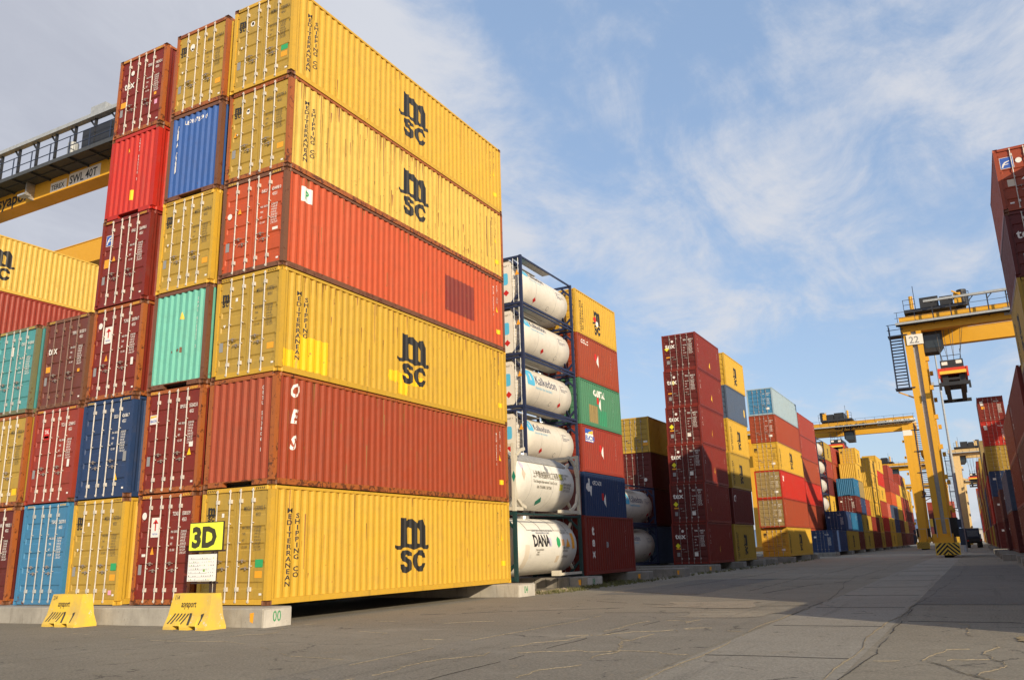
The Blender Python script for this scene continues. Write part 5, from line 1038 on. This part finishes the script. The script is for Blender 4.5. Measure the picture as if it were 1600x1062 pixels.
# ================================================================== gantry cranes
M_cy = paint('crane_yellow', (0.70, 0.36, 0.025), rust=0.10, fade=0.15, streak=0.15, dirt=0.15)
M_cyp = paint('crane_yellow_pale', (0.72, 0.50, 0.22), rust=0.15, fade=0.2)
M_cg = flat('crane_grey', (0.34, 0.36, 0.37), 0.5)
M_ck = flat('machinery_black', (0.022, 0.022, 0.024), 0.5)
M_cb = flat('dark_blue_steel', (0.02, 0.03, 0.06), 0.5)
M_sr = paint('spreader_red', (0.62, 0.05, 0.02), rust=0.1)
M_dgr = flat('walkway_grating', (0.055, 0.06, 0.065), 0.7)
M_glass = flat('cab_glass', (0.03, 0.04, 0.05), 0.08)
M_ws = decal('sign_white', (0.78, 0.74, 0.66), 0.1)
M_wire = flat('steel_wire', (0.08, 0.08, 0.085), 0.5)
def crane(label, x, y, s, trol, spz, num=None, lw=1.0, yel=None, leg=True, span=25.0, x0=0.0, texts=False, stair=True, det=True, Hb=20.4, D=7.7, cab=3.0, stairside=1):
    yel = yel or M_cy
    root = empty('gantry_crane', (x, y, 0)); tag(root, label, 'gantry crane', 'rubber tyred gantry cranes')
    X = lambda a: s*a
    gh, gw = 1.45, 0.9
    for nm, yy in (('front_girder', 0.0), ('rear_girder', D)):
        q = MB(); q.box(X(x0-0.3), yy, Hb, X(span), yy+gw, Hb+gh); 
        q.box(X(x0-0.3), yy-0.04, Hb+gh, X(span), yy+gw+0.04, Hb+gh+0.05); q.build(nm, yel, root)
    q = MB()
    for a in (x0-0.3, span-0.9): q.box(X(a), gw, Hb+0.2, X(a+0.8), D, Hb+gh-0.05)
    q.build('end_tie', yel, root)
    # walkway along the front girder
    wz = Hb+(0.86 if texts else 0.62)
    q = MB(); q.box(X(x0-0.6), -1.15, wz, X(span), -0.005, wz+0.05)
    k = int((span-x0)/1.5)
    for i in range(k+1): a = x0-0.4+i*(span-x0)/k; q.box(X(a), -1.14, wz-0.10, X(a+0.07), -0.006, wz-0.001)
    for yy in (-1.16, -0.6): q.box(X(x0-0.6), yy, wz-0.06, X(span), yy+0.04, wz-0.011)
    wk = q.build('walkway', M_dgr, root)
    q = MB(); q.box(X(x0-0.6), -1.19, wz-0.08, X(span), -1.161, wz+0.12); q.build('kickboard', M_dgr if texts else M_cg, wk)
    q = MB()
    for i in range(k+1):
        a = x0-0.4+i*(span-x0)/k; q.box(X(a), -1.15, wz+0.05, X(a+0.045), -1.11, wz+1.1)
    for hz in (0.55, 1.08): q.box(X(x0-0.6), -1.145, wz+hz, X(span), -1.115, wz+hz+0.035)
    q.build('railing', M_cb, wk)
    # festoon rail carried on brackets above the walkway
    if texts or num:
        q = MB(); q.box(X(x0+2.0 if not texts else x0-0.4), -1.10, wz+1.75, X(span), -0.80, wz+1.95); q.build('festoon_rail', M_cg, root)
        q = MB()
        for i in range(0, k+1):
            a = x0-0.4+i*(span-x0)/k
            if a > x0+2.0 or texts: q.box(X(a), -0.92, wz+0.05, X(a+0.10), -0.80, wz+1.749); q.bar((X(a+0.05), -0.86, wz+1.3), (X(a+0.45), -0.86, wz+1.74), 0.07)
        q.build('bracket', M_ck, root)
    if leg:
        for nm, yy in (('leg', -0.2), ('leg', D)):
            q = MB()
            for a, b_, tw in ((-0.15*lw, 0.72*lw, 0), (1.32*lw, 1.92*lw, 0)):
                q.add([(X(a*0.72+0.25), yy, 2.0), (X(b_*0.72+0.25), yy, 2.0), (X(b_*0.72+0.25), yy+1.1, 2.0), (X(a*0.72+0.25), yy+1.1, 2.0), (X(a-0.0), yy, Hb), (X(b_), yy, Hb), (X(b_), yy+1.1, Hb), (X(a), yy+1.1, Hb)], [(0, 1, 2, 3), (7, 6, 5, 4), (0, 4, 5, 1), (1, 5, 6, 2), (2, 6, 7, 3), (3, 7, 4, 0)])
            q.box(X(-0.2), yy+0.02, 1.2, X(1.95*lw), yy+1.08, 1.999)
            lg = q.build(nm, yel, root)
            q = MB(); o_ = yy+(0.25 if num else 0.01); a, b_ = 0.722*lw, 1.318*lw
            q.add([(X(a*0.72+0.25), o_, 2.0), (X(b_*0.72+0.25), o_, 2.0), (X(b_*0.72+0.25), yy+0.9, 2.0), (X(a*0.72+0.25), yy+0.9, 2.0), (X(a+0.002), o_, Hb-0.02), (X(b_-0.002), o_, Hb-0.02), (X(b_-0.002), yy+0.9, Hb-0.02), (X(a+0.002), yy+0.9, Hb-0.02)], [(0, 1, 2, 3), (7, 6, 5, 4), (0, 4, 5, 1), (1, 5, 6, 2), (2, 6, 7, 3), (3, 7, 4, 0)]); q.build('cable_duct', M_cg if num else yel, lg)
            if det:
                q = MB()
                for i in range(6): q.box(X(1.93*lw), yy+0.2, 4.0+i*2.7, X(1.93*lw+0.3), yy+0.6, 4.4+i*2.7)
                q.build('bracket', yel, lg)
        q = MB(); q.box(X(0.35), -1.8, 1.0, X(1.45), D+2.4, 1.7); q.build('sill_beam', yel, root)
        q = MB(); q.box(X(-0.05), -2.15, 0.22, X(1.85), -1.82, 1.25); hp = q.build('hazard_plate', M_hazy, root)
        gl = []
        for i in range(5):
            y0_ = -0.75+i*0.36                    # stripes rise towards the middle
            pts = []
            def cl(p0, p1, lo, hi):               # clip a sloping band to the plate height
                return None
            g = [(0.0, y0_), (0.93, y0_+0.93), (0.93, y0_+1.12), (0.0, y0_+0.19)]
            def clip(poly, lim, sgn_):
                out = []
                for (ax, ay), (bx, by) in zip(poly, poly[1:]+poly[:1]):
                    ia, ib = sgn_*(ay-lim) >= 0, sgn_*(by-lim) >= 0
                    if ia: out.append((ax, ay))
                    if ia != ib: f_ = (lim-ay)/(by-ay); out.append((ax+(bx-ax)*f_, lim))
                return out
            g = clip(clip(g, 0.25, 1), 1.22, -1) if True else g
            if len(g) > 2:
                gl.append((g, [tuple(range(len(g)))])); gl.append(([(1.80-a_, b_2) for a_, b_2 in g], [tuple(reversed(range(len(g))))]))
        mobj('hazard_stripe', place2d('hazard_stripe', join2d(*gl), lambda a, c_: (X(a), -2.155, c_)), M_black, hp)
        for yy in (-1.3, 1.5, D-0.6, D+1.9):
            q = MB(); q.cyl((X(0.55), yy, 0.62), (X(1.25), yy, 0.62), 0.62, 18); w_ = q.build('wheel', M_ck, root)
            q = MB(); q.cyl((X(0.52), yy, 0.62), (X(1.28), yy, 0.62), 0.28, 12); q.build('hub', yel, w_)
        if det:
            q = MB(); q.box(X(-0.1), 2.0, 1.72, X(1.9), 5.2, 3.4); q.build('power_house', M_ck, root)
            q = MB(); q.box(X(1.9), -0.6, 1.0, X(2.3), 1.4, 2.4); q.box(X(1.9), 0.0, 2.5, X(2.2), 1.2, 3.2); q.build('cabinet', M_cb, root)
            q = MB(); q.bar((X(0.2), -0.7, 1.7), (X(0.2), -0.7, 3.3), 0.06); q.bar((X(0.2), -0.7, 3.3), (X(1.3), -0.7, 3.3), 0.06); q.bar((X(1.3), -0.7, 1.7), (X(1.3), -0.7, 3.3), 0.06); q.build('guard_rail', M_cg, root)
        q = MB(); q.box(X(-0.2), -0.25, Hb-0.001, X(1.95), D+1.0, Hb-0.35) if False else q.box(X(-0.2), 0.95, 9.0, X(0.5), D-0.01, 9.5); q.build('cross_tie', yel, root)
        # far-side legs
        if span > 20:
            q = MB()
            for yy in (-0.1, D): q.box(X(span-1.6), yy, 1.2, X(span-0.4), yy+1.0, Hb)
            q.box(X(span-1.5), -1.8, 0.4, X(span-0.5), D+2.4, 1.19); q.build('outer_legs', yel, root)
        if stair:
            q = MB(); xa = -1.35 if stairside < 0 else 2.0; z0_, z1_ = (15.2, Hb-0.2) if num else (8.5, Hb-0.9)
            for xx in (xa, xa+1.05):
                for yy in (-0.2, 0.6): q.box(X(xx), yy, z0_, X(xx+(0.09 if num else 0.16)), yy+0.08, z1_+1.0)
            kk = int((z1_-z0_)/0.30)
            for i in range(kk): q.box(X(xa+0.1), 0.02, z0_+0.3*i, X(xa+1.04), 0.35, z0_+0.3*i+0.06)
            q.box(X(xa-0.1), -0.3, z0_-0.12, X(xa+1.6), 1.0, z0_-0.02); q.box(X(xa-0.1), -0.3, z1_-0.1, X(xa+1.6), 1.0, z1_)
            if not num:
                for zc in (12.3, 15.8): q.box(X(xa-0.1), -0.3, zc, X(xa+1.6), 1.0, zc+0.12)
            for hz in (0.5, 1.0): q.box(X(xa-0.1), -0.3, z1_+hz, X(xa+1.3), -0.25, z1_+hz+0.05)
            q.build('stair_tower', M_cb, root)
            q = MB()
            for zc in (15.0 if num else 8.4,): q.bar((X(xa+0.1), 0.2, zc-0.1), (X(xa+1.6), 0.2, zc-0.9), 0.12)
            q.build('stair_brace', yel, root)
    # trolley
    if trol is not None:
        a = trol; tz = Hb+gh+0.06
        q = MB(); q.box(X(a), -0.3, tz+0.25, X(a+5.2), D+1.2, tz+0.55)
        for xx in (a+0.3, a+4.4):
            for yy in (0.2, D+0.2): q.box(X(xx), yy, tz, X(xx+0.7), yy+0.4, tz+0.249)
        tr = q.build('trolley', M_ck, root)
        q = MB(); q.box(X(a+1.4), 0.6, tz+0.56, X(a+3.0), 4.8, tz+1.75); q.box(X(a+3.1), 0.4, tz+0.56, X(a+4.2), 3.2, tz+1.55); q.cyl((X(a+1.5), 5.6, tz+1.2), (X(a+4.6), 5.6, tz+1.2), 0.6, 14); q.build('machinery', M_ck, tr)
        q = MB(); q.box(X(a+4.3), 0.4, tz+0.56, X(a+4.9), 1.6, tz+1.7); q.build('hoist_motor', yel, tr); q = MB(); q.cyl((X(a+0.7), 0.5, tz+0.6), (X(a+0.7), 0.5, tz+2.0), 0.18, 8); q.build('exhaust', yel, tr); q = MB(); q.bar((X(a+4.2), 0.3, tz+1.9), (X(a+4.8), 0.3, tz+1.5), 0.12); q.build('lever', yel, tr)
        q = MB(); q.cyl((X(a+5.0), 0.9, tz+0.5), (X(a+5.0), 0.9, tz+2.0), 0.42, 12); q.build('cable_drum', M_ck, tr)
        q = MB()
        for xx in (a, a+1.0, a+5.0, a+5.5, a+5.15): q.box(X(xx), -0.35, tz+0.5, X(xx+0.05), -0.30, tz+1.5)
        for hz in (1.0, 1.48):
            q.box(X(a), -0.35, tz+hz, X(a+1.05), -0.31, tz+hz+0.04); q.box(X(a+5.0), -0.35, tz+hz, X(a+5.55), -0.31, tz+hz+0.04)
        q.cyl((X(a+1.0), 0.2, tz+0.5), (X(a+1.0), 0.2, tz+2.9), 0.03, 5); q.build('railing', M_cb, tr)
        # operator cab under the girders
        if cab is not None:
            q = MB(); q.prism([(X(cab), Hb-1.9), (X(cab+1.2), Hb-1.9), (X(cab+1.7), Hb-1.3), (X(cab+1.7), Hb+0.3), (X(cab), Hb+0.3)], 1, 1.2, 3.0); cb_ = q.build('operator_cab', M_ck, root)
            q = MB(); q.box(X(cab+0.15), 1.17, Hb-1.5, X(cab+1.5), 1.199, Hb-0.2); q.build('window', M_glass, cb_)
    if spz is not None:
        sx0 = trol+2.3; zt_ = spz
        q = MB(); q.box(X(sx0), 0.9, zt_, X(sx0+1.9), 7.0, zt_+0.75); hb_ = q.build('headblock', M_ck, root)
        q = MB(); q.box(X(sx0+0.12), 0.88, zt_+0.3, X(sx0+0.6), 0.899, zt_+0.6); q.box(X(sx0+1.3), 0.88, zt_+0.35, X(sx0+1.78), 0.899, zt_+0.65); q.build('label_plate', M_ws, hb_)
        q = MB()
        for xx in (0.1, 1.75): q.box(X(sx0+xx), 0.95, zt_+0.751, X(sx0+xx+0.05), 1.0, zt_+1.7)
        q.box(X(sx0+0.1), 0.95, zt_+1.15, X(sx0+1.8), 1.0, zt_+1.2); q.build('railing', M_cb, hb_)
        q = MB(); q.box(X(sx0-0.22), 0.5, zt_-0.62, X(sx0+2.12), 7.4, zt_-0.05); q.box(X(sx0-0.3), 0.45, zt_-0.95, X(sx0-0.15), 0.7, zt_-0.05); q.box(X(sx0+2.05), 0.45, zt_-0.95, X(sx0+2.2), 0.7, zt_-0.05); sp = q.build('spreader', M_sr, root)
        q = MB(); q.box(X(sx0-0.23), 0.47, zt_-0.60, X(sx0+2.13), 0.499, zt_-0.32); q.build('hazard_band', M_hazy, sp)
        q = MB(); q.box(X(sx0+0.0), 0.9, zt_-1.5, X(sx0+0.5), 7.0, zt_-0.63); q.box(X(sx0+1.4), 0.9, zt_-1.5, X(sx0+1.9), 7.0, zt_-0.63); q.box(X(sx0+0.5), 0.9, zt_-1.1, X(sx0+1.4), 7.0, zt_-0.9)
        q.box(X(sx0-0.3), -1.6, zt_-2.0, X(sx0+2.2), -1.2, zt_-1.7); q.box(X(sx0+0.1), -1.199, zt_-1.95, X(sx0+0.5), 9.0, zt_-1.55); q.box(X(sx0+1.4), -1.199, zt_-1.95, X(sx0+1.8), 9.0, zt_-1.55); q.box(X(sx0-0.3), 9.01, zt_-2.0, X(sx0+2.2), 9.4, zt_-1.7)
        for xx in (-0.3, 2.02): q.box(X(sx0+xx), -1.6, zt_-2.35, X(sx0+xx+0.18), -1.4, zt_-2.001)
        q.build('telescopic_arm', M_ck, sp)
        q = MB()
        for (ax, ay), (bx, by) in (((0.3, 0.6), (0.2, 1.2)), ((1.0, 0.7), (0.7, 1.4)), ((1.4, 0.7), (1.2, 1.4)), ((2.6, 0.6), (1.7, 1.2)), ((0.0, 3.5), (0.3, 3.5)), ((2.8, 3.5), (1.6, 3.5)), ((0.6, 6.8), (0.8, 6.4)), ((1.8, 6.8), (1.1, 6.4))): q.cyl((X(sx0+ax-0.3), ay, Hb+gh), (X(sx0+bx), by, zt_+0.75), 0.022, 5)
        q.build('hoist_rope', M_wire, root)
    def gt(g, u, v, mat, name, y=-0.006):   # on the front girder face, reading left to right
        return mobj(name, place2d(name, xf(g, u, v), lambda a, c_: (a, y, c_)), mat, root)
    if num:
        q = MB(); q.box(X(0.1), -0.30, Hb-1.3, X(1.5), -0.26, Hb-0.35); q.build('number_sign', M_ws, root)
        gt(text2d(num, 0.66, 0.4, 0.95), 0.30 if s > 0 else -1.4, Hb-1.16, M_plate, 'lettering', y=-0.305)
    return root, gt
cr22, gt = crane('yellow gantry crane numbered 22 with raised red spreader, by the right row', 11.95, 68.0, 1, 0.25, 16.75, '22', lw=0.74, cab=1.4, stairside=-1, span=27)
q = MB(); q.box(8.3, -0.03, 20.75, 9.5, -0.005, 21.5); q.build('mount_plate', M_cg, cr22)
cr2, gt = crane('yellow gantry crane with asyaport lettering over the far left row', 8.15, 138.0, -1, 9.3, 18.3, None, lw=0.85, cab=9.4, stair=True, stairside=-1, span=30)
gt(text2d('asyaport', 1.15, 0.6, 0.9), -12.3, 20.65, M_black, 'lettering'); 
for a, b_, w in ((-5.4, 'TEREX', 2.4), (-2.8, 'SWL 40T', 3.4)): gt(rect2d(w, 0.75), a, 20.75, M_ws, 'name_plate', -0.004); gt(text2d(b_, 0.6, 0.3, 0.75), a+0.15, 20.85, M_black, 'lettering', -0.01)
gt(rect2d(1.4, 0.9), -1.6, 18.6, M_ws, 'number_sign', -0.21)
crane('distant yellow gantry crane behind the far left row', 7.6, 232.0, -1, 10.0, None, None, det=False, cab=9.0, span=30, stairside=-1)
crane('farthest yellow gantry crane low over the left row', 7.4, 330.0, -1, None, None, None, det=False, cab=None, stair=False, span=30)
crane('pale gantry crane in the distance holding a small red spreader', 12.1, 205.0, 1, 1.0, 15.5, None, yel=M_cyp, cab=1.5, stairside=-1, span=27)
crane('small pale gantry crane at the far end of the right row', 12.0, 318.0, 1, None, None, None, yel=M_cyp, det=False, cab=None, stair=False, span=27)
crl, gt = crane('gantry crane with SWL 40T sign seen from below, top left', -15.6, 8.0, -1, None, None, None, texts=True, cab=None, stair=False, span=34, det=False, Hb=20.15, D=7.4)
for a, b_, w, h_ in ((-7.35, 'SWL 40T', 2.5, 0.66), (-8.85, 'TEREX', 1.35, 0.5)): gt(rect2d(w, h_), a, 20.24, M_ws, 'name_plate', -0.004); gt(text2d(b_, 0.46 if w > 2 else 0.28, 0.35, 0.88 if w > 2 else 0.95), a+0.08, 20.33, M_black, 'lettering', -0.01)
gt(text2d('asyaport', 0.70, 0.5, 1.05), -13.9, 20.34, M_black, 'lettering')
q = MB(); q.box(-5.2, -0.9, 21.3, -3.0, -0.2, 22.3); q.box(-5.8, 0.1, 21.9, -2.2, 2.5, 23.2); q.build('machinery', M_ck, crl)
q = MB(); q.box(-4.6, -1.0, 22.9, -3.5, -0.6, 23.4); q.cyl((-6.0, -0.8, 21.2), (-6.0, -0.8, 21.9), 0.25, 10); q.box(-12.9, -1.0, 21.2, -12.5, -0.6, 21.9); q.build('control_box', M_cg, crl)
for a in (-2.3, -10.3):
    q = MB(); q.box(a, -0.45, 20.15, a+0.10, -0.01, 21.05); q.box(a-0.1, -0.75, 20.12, a+0.5, -0.40, 20.22); q.build('flood_light', M_alu, crl)

# ================================================================== mast, yard truck, distant things
q = MB(); q.cyl((0, 0, 0), (0, 0, 25.5), 0.22, 10, 0.09); mast = empty('light_mast', (13.75, 100, 0)); tag(mast, 'tall thin lamp mast standing just right of crane 22', 'lamp mast')
q.build('pole', M_cg, mast); q = MB(); q.box(-1.1, -0.1, 20.2, 1.2, 0.1, 20.35); q.box(-0.9, -0.2, 25.3, 1.7, 0.2, 25.5); q.build('crossarm', M_ck, mast)
for xx, zz_ in ((-1.0, 20.35), (0.6, 20.35), (1.1, 20.35), (0.0, 25.5), (0.8, 25.5), (1.4, 25.5)): MB().box(xx, -0.3, zz_, xx+0.4, 0.1, zz_+0.4).build('floodlight', M_alu, mast)
tk = empty('yard_truck', (14.5, 150, 0), R(4)); tag(tk, 'dark yard tractor driving away between the rows', 'yard truck')
q = MB(); q.box(-1.15, 0, 0.75, 1.15, 5.2, 1.25); q.box(-1.2, -0.5, 1.0, 1.2, 0.0, 1.5); q.build('chassis', M_ck, tk)
q = MB(); q.prism([(1.8, 1.25), (4.4, 1.25), (4.4, 2.6), (4.0, 3.3), (2.0, 3.3), (1.8, 2.6)], 0, -1.1, 1.1); cb_ = mobj('cab', q.mesh('cab', bevel=0.06), M_cb, tk)
MB().box(-0.85, 1.77, 1.9, 0.85, 1.799, 2.9).build('window', flat('pale_glass', (0.16, 0.2, 0.24), 0.1), cb_)
q = MB(); q.box(-0.9, 0.2, 1.251, 0.9, 1.6, 1.6); q.build('fifth_wheel', M_gasket, tk)
for sx_ in (-1, 1):
    for yy in (0.7, 2.0, 4.2):
        q = MB(); q.cyl((sx_*0.65, yy, 0.52), (sx_*1.2, yy, 0.52), 0.52, 16); w_ = q.build('wheel', M_ck, tk); q = MB(); q.cyl((sx_*1.15, yy, 0.52), (sx_*1.22, yy, 0.52), 0.25, 10); q.build('rim', M_cg, w_)
    MB().box(sx_*0.85, -0.52, 1.1, sx_*1.1, -0.501, 1.3).build('tail_light', M_redm, tk)
MB().box(-0.1, 2.2, 3.3, 0.1, 2.4, 3.5).build('beacon', M_orange, tk)
bd = empty('port_building', (2, 620, 0)); tag(bd, 'low pale port building at the far end of the lane', 'building')
MB().box(-30, 0, 0, 26, 14, 7.5).build('wall', decal('pale_wall', (0.5, 0.46, 0.42)), bd); MB().box(-31, -1, 7.5, 27, 15, 8.3).build('roof', M_cg, bd)
for i in range(8): MB().box(-27+i*6.4, -0.05, 1.5, -24+i*6.4, -0.01, 4.5).build('window', M_glass, bd)
# dim boxes parked beyond the second crane, closing the left gap between crane legs
for i in range(3):
    for l in range(5):
        simple('%s container in the stack seen between the crane legs, %s tier, %s column' % (('red', 'salmon', 'yellow', 'maroon', 'brick red')[(i+l) % 5], TIER[l], ('left', 'middle', 'right')[i]), 4.2+i*2.75, 290, Z0+l*2.6, L20, ST, ('red', 'salmon', 'yellow', 'maroon', 'brick')[(i+l) % 5], lod=3)
# haze
hz = MB(); hz.box(-600, -60, -1.0, 600, 1450, 60); me = hz.mesh('haze')
m, t, b_ = newmat('haze_air'); t.nodes.remove(b_); pv = N(t, 'ShaderNodeVolumePrincipled'); pv.inputs['Color'].default_value = (0.75, 0.86, 1.0, 1); pv.inputs['Density'].default_value = 0.00035
pv.inputs['Anisotropy'].default_value = 0.2
t.links.new(pv.outputs[0], t.nodes['Material Output'].inputs['Volume'])
USE_HAZE = False
if USE_HAZE: tag(mobj('haze', me, m), kind='stuff')
print('objects', len(bpy.data.objects))
